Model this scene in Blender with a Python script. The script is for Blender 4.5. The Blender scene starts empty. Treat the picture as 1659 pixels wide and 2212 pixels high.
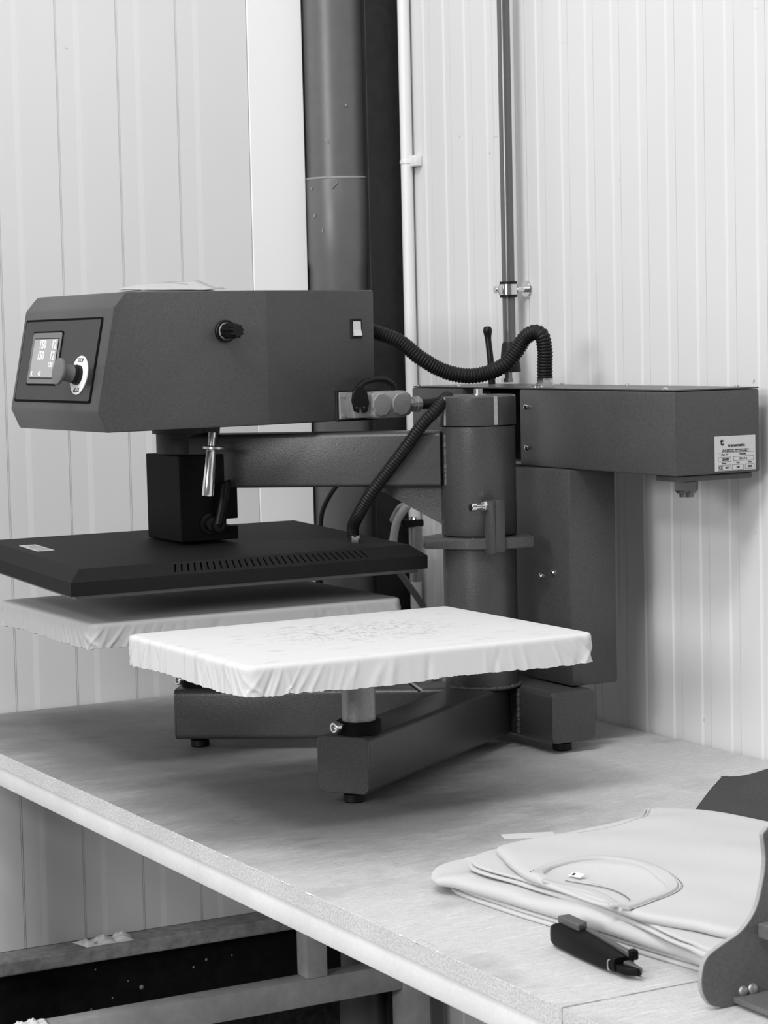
import bpy, bmesh, math, random
from mathutils import Vector, Matrix
random.seed(7)
S = bpy.context.scene
COL = S.collection

# ---------------------------------------------------------------- camera
cam_d = bpy.data.cameras.new('camera')
cam = bpy.data.objects.new('camera', cam_d)
COL.objects.link(cam)
S.camera = cam
pit, rol, yaw = math.radians(4.4428), math.radians(1.3405), math.radians(61.227)
fwd = Vector((math.cos(yaw) * math.cos(pit), math.sin(yaw) * math.cos(pit), -math.sin(pit)))
rgt = Vector((math.sin(yaw), -math.cos(yaw), 0))
dwn = fwd.cross(rgt)
r2 = rgt * math.cos(rol) + dwn * math.sin(rol)
d2 = dwn * math.cos(rol) - rgt * math.sin(rol)
cm = Matrix((r2, -d2, -fwd)).transposed().to_4x4()
cm.translation = (-2.0134, -3.6263, 1.52)
cam.matrix_world = cm
cam_d.sensor_width = 36
cam_d.lens = 4850 / 2212 * 36
cam_d.clip_start = 0.05
cam_d.dof.use_dof = True
cam_d.dof.focus_distance = 2.95
cam_d.dof.aperture_fstop = 18

# ---------------------------------------------------------------- light
W = bpy.data.worlds.new('world')
S.world = W
W.use_nodes = True
W.node_tree.nodes['Background'].inputs[0].default_value = (1, 1, 1, 1)
W.node_tree.nodes['Background'].inputs[1].default_value = 0.18


def area(name, loc, target, sx, sy, power):
    d = bpy.data.lights.new(name, 'AREA')
    d.shape = 'RECTANGLE'
    d.size, d.size_y, d.energy = sx, sy, power
    o = bpy.data.objects.new(name, d)
    COL.objects.link(o)
    o.location = loc
    o.rotation_euler = (Vector(target) - Vector(loc)).to_track_quat('-Z', 'Y').to_euler()
    return o


area('side_window', (-5.0, -3.3, 2.35), (-.3, -1.0, 1.1), 1.6, .9, 98)
area('hall_or_added_lamp', (-3.4, -3.0, 5.4), (-.8, -.9, 1.0), 1.5, .6, 118)
area('hall_or_added_lamp', (-1.9, -3.2, 5.4), (-1.9, -3.2, 0), 1.5, .6, 42)
area('hall_or_added_lamp', (-5.4, -2.6, 4.2), (-.6, -.9, 1.0), 1.5, .6, 75)
area('hall_or_added_lamp', (-4.6, -1.9, 5.2), (-.6, -.9, .9), 1.5, .6, 25)
area('hall_or_added_lamp', (-2.6, -6.8, 5.0), (-.8, -.5, 1.0), 1.5, .6, 21)  # unseen lamp added behind the camera to brighten the left wall
area('hall_or_added_lamp', (-1.3, -1.5, 5.4), (-1.3, -1.5, 0), 1.5, .6, 20)
S.view_settings.view_transform = 'Standard'
S.view_settings.look = 'None'
S.view_settings.gamma = 1
S.view_settings.exposure = -0.12
S.view_settings.use_curve_mapping = False

# ---------------------------------------------------------------- materials
def lin(v):
    v /= 255
    return v / 12.92 if v <= .04045 else ((v + .055) / 1.055) ** 2.4


def base_mat(name, g, rough=.5, metal=0.0, spec=.5):
    m = bpy.data.materials.new(name)
    m.use_nodes = True
    b = m.node_tree.nodes['Principled BSDF']
    b.inputs['Base Color'].default_value = (g, g, g, 1)
    b.inputs['Roughness'].default_value = rough
    b.inputs['Metallic'].default_value = metal
    b.inputs['Specular IOR Level'].default_value = spec
    return m, m.node_tree.nodes, m.node_tree.links, b


def coords(N, L, scale=(1, 1, 1), rot=(0, 0, 0), loc=(0, 0, 0)):
    t = N.new('ShaderNodeNewGeometry')
    mp = N.new('ShaderNodeMapping')
    mp.inputs['Scale'].default_value = scale
    mp.inputs['Rotation'].default_value = rot
    mp.inputs['Location'].default_value = loc
    L.new(t.outputs['Position'], mp.inputs[0])
    return mp.outputs[0]


def noise(N, L, vec, scale, detail=2, rough=.5):
    n = N.new('ShaderNodeTexNoise')
    n.inputs['Scale'].default_value = scale
    n.inputs['Detail'].default_value = detail
    n.inputs['Roughness'].default_value = rough
    L.new(vec, n.inputs['Vector'])
    return n.outputs['Fac']


def ramp(N, L, fac, stops):
    r = N.new('ShaderNodeValToRGB')
    e = r.color_ramp.elements
    while len(e) < len(stops):
        e.new(.5)
    for k, (p, v) in enumerate(stops):
        e[k].position = p
        e[k].color = (v, v, v, 1)
    L.new(fac, r.inputs[0])
    return r.outputs[0]


def mixm(N, L, a, b, kind='MULTIPLY', fac=1.0):
    x = N.new('ShaderNodeMix')
    x.data_type = 'RGBA'
    x.blend_type = kind
    if isinstance(fac, (int, float)):
        x.inputs[0].default_value = fac
    else:
        L.new(fac, x.inputs[0])
    for s, v in ((6, a), (7, b)):
        if isinstance(v, (int, float)):
            x.inputs[s].default_value = (v, v, v, 1)
        else:
            L.new(v, x.inputs[s])
    return x.outputs[2]


def bump(N, L, b, h, strength, dist):
    n = N.new('ShaderNodeBump')
    n.inputs['Strength'].default_value = strength
    n.inputs['Distance'].default_value = dist
    L.new(h, n.inputs['Height'])
    L.new(n.outputs[0], b.inputs['Normal'])


def speckled(name, g, rough=.5, amt=.18, scale=420, bstr=.25, metal=0.0, spec=.5, bd=.0006):
    m, N, L, b = base_mat(name, g, rough, metal, spec)
    v = coords(N, L)
    n = noise(N, L, v, scale, 3, .6)
    c = ramp(N, L, n, [(.3, 1 - amt), (.7, 1 + amt)])
    big = ramp(N, L, noise(N, L, v, 9, 3), [(.3, .93), (.7, 1.05)])
    L.new(mixm(N, L, mixm(N, L, g, c), big), b.inputs['Base Color'])
    if bstr:
        bump(N, L, b, n, bstr, bd)
    return m


M = {}
M['paint'] = speckled('grey_powder_paint', .056, .34, .22, 420, .45, spec=.5)
M['paint_rear_shade'] = speckled('rear_panel_shade_paint', .047, .36, .2, 420, .4, spec=.45)
M['paint_dark'] = speckled('dark_grey_paint', .045, .5, .2, 420, .3, spec=.25)
M['black_paint'] = speckled('black_textured_paint', .0045, .6, .35, 420, .25, spec=.10)
M['cover_black'] = speckled('black_cover_paint', .012, .6, .3, 500, .25, spec=.15)
M['black_plastic'] = base_mat('black_plastic', .004, .42, 0, .25)[0]
M['rubber'] = base_mat('black_rubber', .007, .5, 0, .28)[0]
M['chrome'] = base_mat('chrome', .75, .14, 1)[0]
M['steel'] = base_mat('zinc_steel', .6, .32, 1)[0]
M['alloy'] = speckled('cast_alloy', .33, .42, .12, 300, .15, .6)
M['gland'] = base_mat('dull_steel', .13, .3, .8)[0]
M['plate_alloy'] = base_mat('heating_plate_alloy', .16, .45, .3)[0]
M['pvc'] = speckled('grey_pvc', .12, .35, .05, 40, 0)
M['pipe_grey'] = base_mat('grey_lacquered_pipe', .13, .22, .3)[0]
M['white_plastic'] = base_mat('white_plastic', .8, .4)[0]
M['steel_black'] = speckled('dark_column_steel', .016, .6, .2, 60, 0, spec=.3)
M['slot'] = base_mat('dark_slot', .003, .8, 0, .1)[0]
M['paper'] = base_mat('white_paper', .86, .8)[0]
M['ink'] = base_mat('black_ink', .012, .6)[0]
M['label'] = base_mat('silver_label', .55, .45)[0]
M['panel_dark'] = speckled('keypad_foil', .021, .38, .1, 300, .1)
M['grey_plastic'] = base_mat('grey_plastic', .16, .45)[0]
M['button'] = base_mat('grey_button', .14, .5)[0]
M['concrete'] = speckled('ledge_concrete', .30, .9, .25, 60, .4, bd=.002)
M['plinth'] = speckled('black_plinth', .006, .85, .5, 50, .4, spec=.2, bd=.002)
M['plinth_low'] = speckled('rough_dark_block', .03, .9, .5, 70, .8, spec=.2, bd=.004)
M['floor'] = speckled('concrete_floor', .12, .85, .2, 12, .3)
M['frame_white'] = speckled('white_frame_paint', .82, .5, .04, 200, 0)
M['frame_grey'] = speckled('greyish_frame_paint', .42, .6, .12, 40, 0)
M['dispenser'] = speckled('dispenser_grey', .12, .5, .15, 380, .2)
M['edge'] = speckled('dispenser_edge', .35, .5, .1, 200, 0)
M['dark_cloth'] = speckled('dark_grey_cloth', .065, .95, .25, 700, .3, spec=.1)
M['knife'] = base_mat('knife_black', .002, .5, 0, .15)[0]
M['knife_grey'] = base_mat('knife_grey', .09, .4, 0, .4)[0]
M['tape'] = base_mat('pale_tape', .62, .6)[0]
M['weld'] = speckled('painted_weld', .075, .45, .4, 300, .6)


def emit(name, g, e, c=1.0):
    m, N, L, b = base_mat(name, g, .3)
    b.inputs['Emission Color'].default_value = (c, c, c, 1)
    b.inputs['Emission Strength'].default_value = e
    return m


M['screen'] = emit('lit_screen', .2, .22)
M['digit'] = emit('screen_digit', .5, .5)
M['rocker'] = emit('lit_rocker', .45, .12)


def wall_mat(name, g):
    m, N, L, b = base_mat(name, g, .42, 0, .35)
    v = coords(N, L)
    c = ramp(N, L, noise(N, L, v, 1.5, 4), [(.3, .96), (.7, 1.02)])
    sp = ramp(N, L, noise(N, L, v, 55, 1, .3), [(.165, .45), (.185, 1)])
    st = ramp(N, L, noise(N, L, coords(N, L, (30, 8, 90), (0, .2, .2)), 1.0, 2), [(.18, .78), (.22, 1)])
    L.new(mixm(N, L, mixm(N, L, mixm(N, L, g, c), sp), st), b.inputs['Base Color'])
    return m


M['wall_l'] = wall_mat('white_left_cladding', .72)
M['wall_r'] = wall_mat('white_right_cladding', .70)
M['crease_l'] = wall_mat('grey_left_crease', .50)
M['crease_r'] = wall_mat('grey_right_crease', .40)  # groove strips in a darker grey than their sheets
M['flash'] = base_mat('bright_white_flashing', .9, .4)[0]


def wood():
    m, N, L, b = base_mat('worn_board', .6, .6, 0, .3)
    # long scratches mostly along x, some across, fine fibre, dirt patches
    f1 = noise(N, L, coords(N, L, (45, 800, 1), (0, 0, .12)), 1.0, 5, .7)
    f2 = noise(N, L, coords(N, L, (16, 900, 1), (0, 0, -.25)), 1.0, 3, .6)
    f3 = noise(N, L, coords(N, L, (420, 14, 1), (0, 0, .5)), 1.0, 3, .6)
    gr = noise(N, L, coords(N, L), 500, 3, .7)
    base = mixm(N, L, .58, ramp(N, L, f1, [(.3, .74), (.65, 1.1)]))
    base = mixm(N, L, base, ramp(N, L, gr, [(.3, .82), (.7, 1.12)]))
    base = mixm(N, L, base, ramp(N, L, f2, [(.60, 1.0), (.67, 1.5)]))
    base = mixm(N, L, base, ramp(N, L, f3, [(.27, .68), (.35, 1.0)]))
    # heat-worn area by the machine, near platen's shadow painted in, cleaner near end
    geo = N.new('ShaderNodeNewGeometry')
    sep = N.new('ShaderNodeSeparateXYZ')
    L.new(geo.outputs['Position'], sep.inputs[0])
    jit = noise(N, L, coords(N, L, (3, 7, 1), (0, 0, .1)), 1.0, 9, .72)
    # distance to the axis of the darkened area in front of the machine (x = -.72, y from -.15 to -1.1)
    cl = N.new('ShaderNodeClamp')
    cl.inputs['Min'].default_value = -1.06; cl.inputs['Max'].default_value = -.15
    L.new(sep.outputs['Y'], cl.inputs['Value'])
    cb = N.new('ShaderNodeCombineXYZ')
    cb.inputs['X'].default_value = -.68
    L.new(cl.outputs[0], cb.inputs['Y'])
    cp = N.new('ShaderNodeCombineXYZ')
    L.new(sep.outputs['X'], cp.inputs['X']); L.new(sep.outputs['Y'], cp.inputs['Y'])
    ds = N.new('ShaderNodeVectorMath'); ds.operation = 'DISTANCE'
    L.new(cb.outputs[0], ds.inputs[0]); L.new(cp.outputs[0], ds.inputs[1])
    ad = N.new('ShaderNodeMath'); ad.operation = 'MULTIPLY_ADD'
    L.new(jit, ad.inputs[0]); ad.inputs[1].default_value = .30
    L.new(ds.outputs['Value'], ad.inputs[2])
    worn_and_shadow = ramp(N, L, ad.outputs[0], [(.20, .27), (.32, .40), (.46, .85), (.60, 1.0)])  # wear and the painted platen shadow share this darkening ramp
    base = mixm(N, L, base, worn_and_shadow)
    blot = noise(N, L, coords(N, L, (4, 6, 1), (0, 0, .3)), 1.0, 7, .62)
    base = mixm(N, L, base, ramp(N, L, blot, [(.32, .72), (.47, 1.0)]))
    L.new(base, b.inputs['Base Color'])
    bump(N, L, b, f1, .15, .0006)
    return m


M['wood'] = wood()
M['board_edge'] = speckled('chipboard_edge', .62, .85, .3, 420, .4)


def cloth_mat(name, g, stain=None, weave=1400):
    m, N, L, b = base_mat(name, g, .95, 0, .1)
    v = coords(N, L)
    w = noise(N, L, v, weave, 2, .6)
    col = mixm(N, L, g, ramp(N, L, w, [(.3, .93), (.7, 1.05)]))
    if stain:
        cx, cy, r = stain
        geo = N.new('ShaderNodeNewGeometry')
        mp = N.new('ShaderNodeMapping')
        mp.inputs['Location'].default_value = (-cx / r, -cy / (r * .8), 0)
        mp.inputs['Scale'].default_value = (1 / r, 1 / (r * .8), 0)
        L.new(geo.outputs['Position'], mp.inputs[0])
        ln = N.new('ShaderNodeVectorMath'); ln.operation = 'LENGTH'
        L.new(mp.outputs[0], ln.inputs[0])
        mask = ramp(N, L, ln.outputs['Value'], [(.35, 1), (1, 0)])
        s1 = noise(N, L, coords(N, L, (55, 240, 1), (0, 0, .2)), 1.0, 4, .7)
        s2 = noise(N, L, coords(N, L, (220, 60, 1), (0, 0, .9)), 1.0, 4, .7)
        k1 = ramp(N, L, s1, [(.38, 1.0), (.44, .0)])
        k2 = ramp(N, L, s2, [(.36, 1.0), (.42, .0)])
        k = mixm(N, L, mixm(N, L, k1, k2, 'LIGHTEN'), mask)
        col = mixm(N, L, col, g * .45, 'MIX', k)
        far = ramp(N, L, noise(N, L, coords(N, L, (25, 60, 1)), 1.0, 3), [(.25, .82), (.42, 1)])
        col = mixm(N, L, col, far)
    L.new(col, b.inputs['Base Color'])
    bump(N, L, b, w, .15, .0004)
    return m


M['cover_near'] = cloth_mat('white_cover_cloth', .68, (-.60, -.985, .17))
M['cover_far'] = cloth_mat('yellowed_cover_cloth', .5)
M['sweat'] = cloth_mat('white_sweatshirt_cloth', .53, None, 1100)
M['seam_shade'] = base_mat('grey_seam_shade', .16, .9, 0, .1)[0]
M['rib'] = cloth_mat('white_rib_knit', .5, None, 1600)

# ---------------------------------------------------------------- mesh helpers
class B:
    def __init__(s):
        s.bm = bmesh.new()

    def box(s, lo, hi, bev=0.0, seg=2, mat=None):
        r = bmesh.ops.create_cube(s.bm, size=1)
        vs = r['verts']
        lo, hi = Vector(lo), Vector(hi)
        for v in vs:
            v.co = Vector((lo[k] + (v.co[k] + .5) * (hi[k] - lo[k]) for k in range(3)))
        if bev:
            es = list({e for v in vs for e in v.link_edges})
            rb = bmesh.ops.bevel(s.bm, geom=es, offset=bev, segments=seg, affect='EDGES', profile=.5)
            vs = list({v for f in rb['faces'] for v in f.verts} | {v for v in vs if v.is_valid})
        if mat:
            bmesh.ops.transform(s.bm, matrix=mat, verts=vs)
        return s

    def prism(s, pts, ext, bev=0.0, seg=2):
        """polygon (3D points) swept along ext"""
        ext = Vector(ext)
        a = [s.bm.verts.new(Vector(p)) for p in pts]
        c = [s.bm.verts.new(Vector(p) + ext) for p in pts]
        n = len(pts)
        fs = [s.bm.faces.new(a[::-1]), s.bm.faces.new(c)]
        for k in range(n):
            fs.append(s.bm.faces.new((a[k], a[(k + 1) % n], c[(k + 1) % n], c[k])))
        bmesh.ops.recalc_face_normals(s.bm, faces=fs)
        if bev:
            es = list({e for f in fs for e in f.edges})
            bmesh.ops.bevel(s.bm, geom=es, offset=bev, segments=seg, affect='EDGES', profile=.5)
        return s

    def ring_skin(s, rings, cap0=True, cap1=True, closed=True):
        R = [[s.bm.verts.new(Vector(p)) for p in r] for r in rings]
        n = len(R[0])
        fs = []
        for a, c in zip(R, R[1:]):
            for k in range(n if closed else n - 1):
                fs.append(s.bm.faces.new((a[k], a[(k + 1) % n], c[(k + 1) % n], c[k])))
        if cap0:
            fs.append(s.bm.faces.new(R[0][::-1]))
        if cap1:
            fs.append(s.bm.faces.new(R[-1]))
        bmesh.ops.recalc_face_normals(s.bm, faces=fs)
        return s

    def lathe(s, p0, axis, prof, seg=32, cap=True):
        """prof: list of (t along axis, radius)"""
        ax = Vector(axis).normalized()
        u = ax.orthogonal().normalized()
        w = ax.cross(u)
        p0 = Vector(p0)
        rings = [[p0 + ax * t + (u * math.cos(2 * math.pi * k / seg) + w * math.sin(2 * math.pi * k / seg)) * max(r, 1e-5)
                  for k in range(seg)] for t, r in prof]
        return s.ring_skin(rings, cap, cap)

    def cyl(s, p0, p1, r, r1=None, seg=24):
        d = Vector(p1) - Vector(p0)
        return s.lathe(p0, d, [(0, r), (d.length, r if r1 is None else r1)], seg)

    def tube(s, pts, rad, seg=16, caps=True):
        pts = [Vector(p) for p in pts]
        n = len(pts)
        rings = []
        up = None
        for k in range(n):
            t = (pts[min(k + 1, n - 1)] - pts[max(k - 1, 0)]).normalized()
            if up is None:
                up = t.orthogonal().normalized()
            up = (up - t * up.dot(t)).normalized()
            w = t.cross(up)
            r = rad(k / (n - 1)) if callable(rad) else rad
            rings.append([pts[k] + (up * math.cos(2 * math.pi * j / seg) + w * math.sin(2 * math.pi * j / seg)) * r for j in range(seg)])
        return s.ring_skin(rings, caps, caps)

    def done(s, name, mat, parent=None, smooth=35, top=False):
        me = bpy.data.meshes.new(name)
        s.bm.normal_update()
        s.bm.to_mesh(me)
        s.bm.free()
        return link(name, me, mat, parent, smooth, top)


def link(name, me, mat, parent=None, smooth=35, top=False):
    if smooth:
        me.polygons.foreach_set('use_smooth', [True] * len(me.polygons))
        me.set_sharp_from_angle(angle=math.radians(smooth))
    o = bpy.data.objects.new(name, me)
    COL.objects.link(o)
    me.materials.append(M[mat] if isinstance(mat, str) else mat)
    if parent is not None:
        attach(o, parent)
    elif top:
        xs = [v.co for v in me.vertices]
        lo = [min(c[k] for c in xs) for k in range(3)]
        hi = [max(c[k] for c in xs) for k in range(3)]
        L0 = Vector(((lo[0] + hi[0]) / 2, (lo[1] + hi[1]) / 2, lo[2]))
        me.transform(Matrix.Translation(-L0))
        o.location = L0
    return o


def world_of(o):
    m = Matrix.LocRotScale(o.location, o.rotation_euler, o.scale)
    return (world_of(o.parent) @ o.matrix_parent_inverse @ m) if o.parent else m


def attach(o, p):
    o.parent = p
    o.matrix_parent_inverse = world_of(p).inverted()


def tag(o, label=None, cat=None, group=None, kind=None):
    if label: o['label'] = label
    if cat: o['category'] = cat
    if group: o['group'] = group
    if kind: o['kind'] = kind
    return o


def empty(name, loc, label, cat, group=None):
    o = bpy.data.objects.new(name, None)
    COL.objects.link(o)
    o.location = loc
    o.empty_display_size = .05
    return tag(o, label, cat, group)


def share(o, parent, offset=None, mat=None):
    c = o.copy()
    COL.objects.link(c)
    c.parent = parent
    c.matrix_parent_inverse = world_of(parent).inverted()
    if offset is not None:
        c.location = o.location + Vector(offset)
    return c


def frame(o, x, y):
    """matrix from origin o, x axis and approx y axis (z = x cross y)"""
    x = Vector(x).normalized()
    z = x.cross(Vector(y)).normalized()
    y = z.cross(x)
    m = Matrix((x, y, z)).transposed().to_4x4()
    m.translation = Vector(o)
    return m


def spline(pts, n, closed=False):
    P = [Vector(p) for p in pts]
    m = len(P)
    out = []
    segs = m if closed else m - 1
    for k in range(n):
        t = k / n * segs if closed else k / (n - 1) * segs
        i = min(int(t), segs - 1)
        f = t - i
        g = (lambda j: P[j % m]) if closed else (lambda j: P[max(0, min(m - 1, j))])
        a, b, c, d = g(i - 1), g(i), g(i + 1), g(i + 2)
        out.append(.5 * ((2 * b) + (c - a) * f + (2 * a - 5 * b + 4 * c - d) * f * f + (3 * b - a - 3 * c + d) * f ** 3))
    return out


def resample(pts, step):
    out = [pts[0].copy()]
    acc = 0
    for a, b in zip(pts, pts[1:]):
        L_ = (b - a).length
        while acc + L_ >= step:
            f = (step - acc) / L_
            a = a.lerp(b, f)
            out.append(a.copy())
            L_ = (b - a).length
            acc = 0
        acc += L_
    return out


def hose_mesh(ctrl, r, pitch=.0046, depth=.0015, seg=18):
    """corrugated hose along control points"""
    fine = spline(ctrl, 900)
    path = resample(fine, pitch / 4)
    b = B()
    pts = path
    n = len(pts)
    prof = (0, 1, 1, .35)
    b.tube(pts, lambda t: r - depth * (1 - prof[int(round(t * (n - 1))) % 4]), seg)
    return b


def text_mesh(s, h, align='CENTER', bold=0.0, ext=.0002):
    cu = bpy.data.curves.new('t', 'FONT')
    cu.body = s
    cu.size = h
    cu.align_x = align
    cu.align_y = 'CENTER'
    cu.offset = bold
    cu.extrude = ext
    cu.resolution_u = 3
    o = bpy.data.objects.new('t', cu)
    COL.objects.link(o)
    dg = bpy.context.evaluated_depsgraph_get()
    me = bpy.data.meshes.new_from_object(o.evaluated_get(dg))
    bpy.data.objects.remove(o)
    return me


def lettering(s, h, mtx, mat, parent, align='CENTER', bold=0.0, name='lettering', sx=1.0):
    me = text_mesh(s, h, align, bold)
    me.transform(mtx @ Matrix.Diagonal((sx, 1, 1, 1)))
    me.materials.clear()
    return link(name, me, mat, parent, 0)


T = .90  # bench height
# ================================================================ the setting
b = B().box((-4.5, -5.5, -.05), (.6, .6, 0))
tag(b.done('floor', 'floor', smooth=0), 'dark concrete floor under the workbench', None, None, 'structure')


def ribbed(axis, a0, a1, darks, d_light, w_light, depth, z0, z1, w_dark=.0016):
    """one cladding sheet; axis 'x': lies in plane y=0 facing -y, 'y': plane x=0 facing -x.
    darks: positions of the steep side of each pressed channel, light side at d+d_light"""
    prof = []
    sg = 1 if d_light > 0 else -1
    for d in sorted(darks, reverse=(sg < 0)):
        if not (min(a0, a1) + .004 < d < max(a0, a1) - .004):
            continue
        pass
    pts = [(a0, 0.0)]
    lo_, hi_ = min(a0, a1), max(a0, a1)
    seq = []
    for d in darks:
        l = d + d_light
        if lo_ + .012 < min(d, l) and max(d, l) < hi_ - .012:
            if sg > 0:
                seq.append([(d - .0024, 0), (d - .0024 + w_dark * .15, .0005), (d - .0024 + w_dark * .85, .0005), (d - .0024 + w_dark, 0), (d, 0), (d + .0006, depth), (l - w_light / 2, depth), (l + w_light / 2, 0)])
            else:
                seq.append([(l - w_light / 2, 0), (l + w_light / 2, depth), (d - w_dark / 2, depth), (d + w_dark / 2, 0)])
    # order along increasing coordinate
    seq.sort(key=lambda q: q[0][0])
    pts = [(lo_, 0.006), (lo_ + .0012, 0.0)] + [p for q in seq for p in q] + [(hi_ - .0012, 0.0), (hi_, .006)]
    bm = bmesh.new()
    lowv, hiv = [], []
    for a, d in pts:
        if axis == 'x':
            lowv.append(bm.verts.new((a, d, z0))); hiv.append(bm.verts.new((a, d, z1)))
        else:
            lowv.append(bm.verts.new((d, a, z0))); hiv.append(bm.verts.new((d, a, z1)))
    for k in range(len(pts) - 1):
        if axis == 'x':
            bm.faces.new((lowv[k], lowv[k + 1], hiv[k + 1], hiv[k]))
        else:
            bm.faces.new((lowv[k + 1], lowv[k], hiv[k], hiv[k + 1]))
    fl_ = list(bm.faces)
    for k in range(len(pts) - 1):
        if pts[k][1] == .0005 and pts[k + 1][1] == .0005:
            fl_[k].material_index = 1
    bm.normal_update()
    me = bpy.data.meshes.new('wall_panel')
    bm.to_mesh(me)
    bm.free()
    return me


TOPZ = 5.6
# left wall
b = B().box((-4.5, .007, .47), (-.1675, .09, TOPZ))
wl = tag(b.done('wall_left', 'flash', smooth=0), 'white ribbed metal cladding wall on the left', None, None, 'structure')
for a0, a1 in ((-.798, -.276), (-1.797, -.799), (-2.796, -1.798), (-3.795, -2.797)):
    darks = [-.633 + .1105 * k for k in range(-32, 4)]
    link('wall_panel', ribbed('x', a0, a1, darks, .0365, .010, .0011, .488, TOPZ, .0022), 'wall_l', wl, 0).data.materials.append(M['crease_l'])
b = B().box((-.2755, -.002, .488), (-.168, .0065, TOPZ), .001, 1)
b.done('corner_flashing', 'flash', wl, 0)
# right wall
b = B().box((.007, -5.5, 0), (.09, -.077, TOPZ))
wr = tag(b.done('wall_right', 'wall_r', smooth=0), 'white finely ribbed metal cladding wall behind the press', None, None, 'structure')
for a0, a1, d0, p in ((-.475, -.077, -.372, .0695), (-1.475, -.476, -.529, .0711), (-2.475, -1.476, -1.529, .0711), (-3.475, -2.476, -2.529, .0711), (-4.475, -3.476, -3.529, .0711)):
    darks = [d0 + .0 + p * k for k in range(-16, 6)]
    link('wall_panel', ribbed('y', a0, a1, darks, .0207, .0035, .0020, 0, TOPZ, .0015), 'wall_r', wr, 0).data.materials.append(M['crease_r'])
# ledge and plinth below the left wall
b = B().box((-4.5, -.061, .462), (-.17, .0065, .487), .003)
tag(b.done('trim_1', 'concrete', smooth=0), 'grey concrete ledge below the left cladding', None, None, 'structure')
b = B().box((-4.5, -.03, .33), (.0, .09, .461))
pl = tag(b.done('baseboard_left', 'plinth', smooth=0), 'black plinth band below the ledge', None, None, 'structure')
b = B().box((-4.5, -.026, 0), (.0, .09, .3295))
b.done('plinth_block', 'plinth_low', pl, 0)
# dust chips on the plinth
for x, z, s in ((-.63, .44, .003), (-.57, .41, .003), (-.545, .395, .008), (-.42, .425, .005), (-.445, .415, .004), (-.37, .425, .003), (-.60, .385, .003), (-.64, .372, .003)):
    B().lathe((x, -.03, z), (0, -1, 0), [(0, s * .6), (.0012, s * .4), (.0016, .0001)], 5).done('dust_chip', 'concrete', pl)

# steel corner column
sc = empty('steel_column', (-.05, 0, 0), 'dark steel column standing in the room corner behind the grey downpipe', 'column')
B().box((-.0795, -.076, 0), (-.0005, -.064, TOPZ), .0012, 1).done('front_flange', 'steel_black', sc)
B().box((-.012, -.0638, 0), (-.001, .0898, TOPZ)).done('web', 'steel_black', sc, 0)
B().box((-.167, .09, 0), (-.001, .1, TOPZ)).done('rear_flange', 'steel_black', sc, 0)

# grey downpipe
dp = empty('downpipe', (-.1, .004, 0), 'thick grey plastic downpipe beside the dark corner column', 'pipe')
B().lathe((-.1, .004, 0), (0, 0, 1), [(0, .0615), (1.645, .0615), (1.662, .0655), (1.803, .0655), (1.806, .0645)], 48).done('lower_pipe', 'pvc', dp)
B().lathe((-.1, .004, 1.79), (0, 0, 1), [(0, .0618), (2.1, .0618)], 48).done('upper_pipe', 'pvc', dp)
B().lathe((-.1, .004, 1.8055), (0, 0, 1), [(0, .0655), (.0018, .066), (.0036, .0625)], 48).done('socket_rim', 'edge', dp)

for px_, py_, w_, h_, an in ((745, 235, .004, .004, 0), (710, 310, .011, .003, .7), (722, 405, .016, .002, -.8), (683, 410, .003, .004, 0), (687, 468, .003, .006, .3), (700, 500, .002, .008, .1)):
    a = (px_ - 727) / 63
    zz = 1.8068 - (py_ - 388) * .000833
    nn = Vector((-.466, -.885, 0)) * math.sqrt(1 - a * a) + Vector((.885, -.466, 0)) * a
    rr = .0622 if zz > 1.806 else .0658
    mm = frame(Vector((-.1, .004, zz)) + nn * rr, nn.cross(Vector((0, 0, 1))), (0, 0, 1)) @ Matrix.Rotation(an, 4, 'Z')
    B().prism([mm @ Vector((w_ / 2 * math.cos(q), h_ / 2 * math.sin(q), -.0008)) for q in [k * math.pi / 5 for k in range(10)]], nn * .001).done('paint_fleck', 'concrete', dp, 0)

# white conduit on right wall
wc = empty('white_conduit', (-.014, -.10, .95), 'white plastic conduit clipped to the wall beside the dark corner column', 'conduit')
B().lathe((-.014, -.10, .92), (0, 0, 1), [(0, .0108), (2.98, .0108)], 24).done('conduit_tube', 'white_plastic', wc)
B().lathe((-.014, -.10, 1.829), (0, 0, 1), [(0, .0122), (.006, .0122)], 24).box((-.014, -.132, 1.823), (-.0005, -.110, 1.842), .0015).done('pipe_clip', 'white_plastic', wc)

# grey service pipe
sp = empty('service_pipe', (-.0375, -.472, 1.44), 'thin grey pipe running down the right wall to the press top box', 'pipe')
B().lathe((-.0375, -.472, 1.50), (0, 0, 1), [(0, .0105), (2.4, .0105)], 24).done('pipe_tube', 'pipe_grey', sp)
B().lathe((-.0375, -.472, 1.458), (0, 0, 1), [(0, .0175), (.004, .0178), (.046, .0125), (.05, .0105)], 24).done('tapered_boot', 'rubber', sp)
B().lathe((-.0375, -.472, 1.4415), (0, 0, 1), [(0, .0155), (.007, .0155), (.0072, .012), (.0165, .012)], 12).done('gland_nut', 'chrome', sp, 20)
cl = B().lathe((-.0375, -.472, 1.581), (0, 0, 1), [(0, .0108), (0, .0145), (.026, .0145), (.026, .0108)], 24, False).done('clamp_lining', 'rubber', sp)
B().lathe((-.0375, -.472, 1.5855), (0, 0, 1), [(0, .0146), (0, .0158), (.017, .0158), (.017, .0146)], 24, False).box((-.062, -.479, 1.588), (-.052, -.465, 1.60), .0015).cyl((-.065, -.472, 1.594), (-.05, -.472, 1.594), .0035).done('clamp_band', 'chrome', cl)
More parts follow.
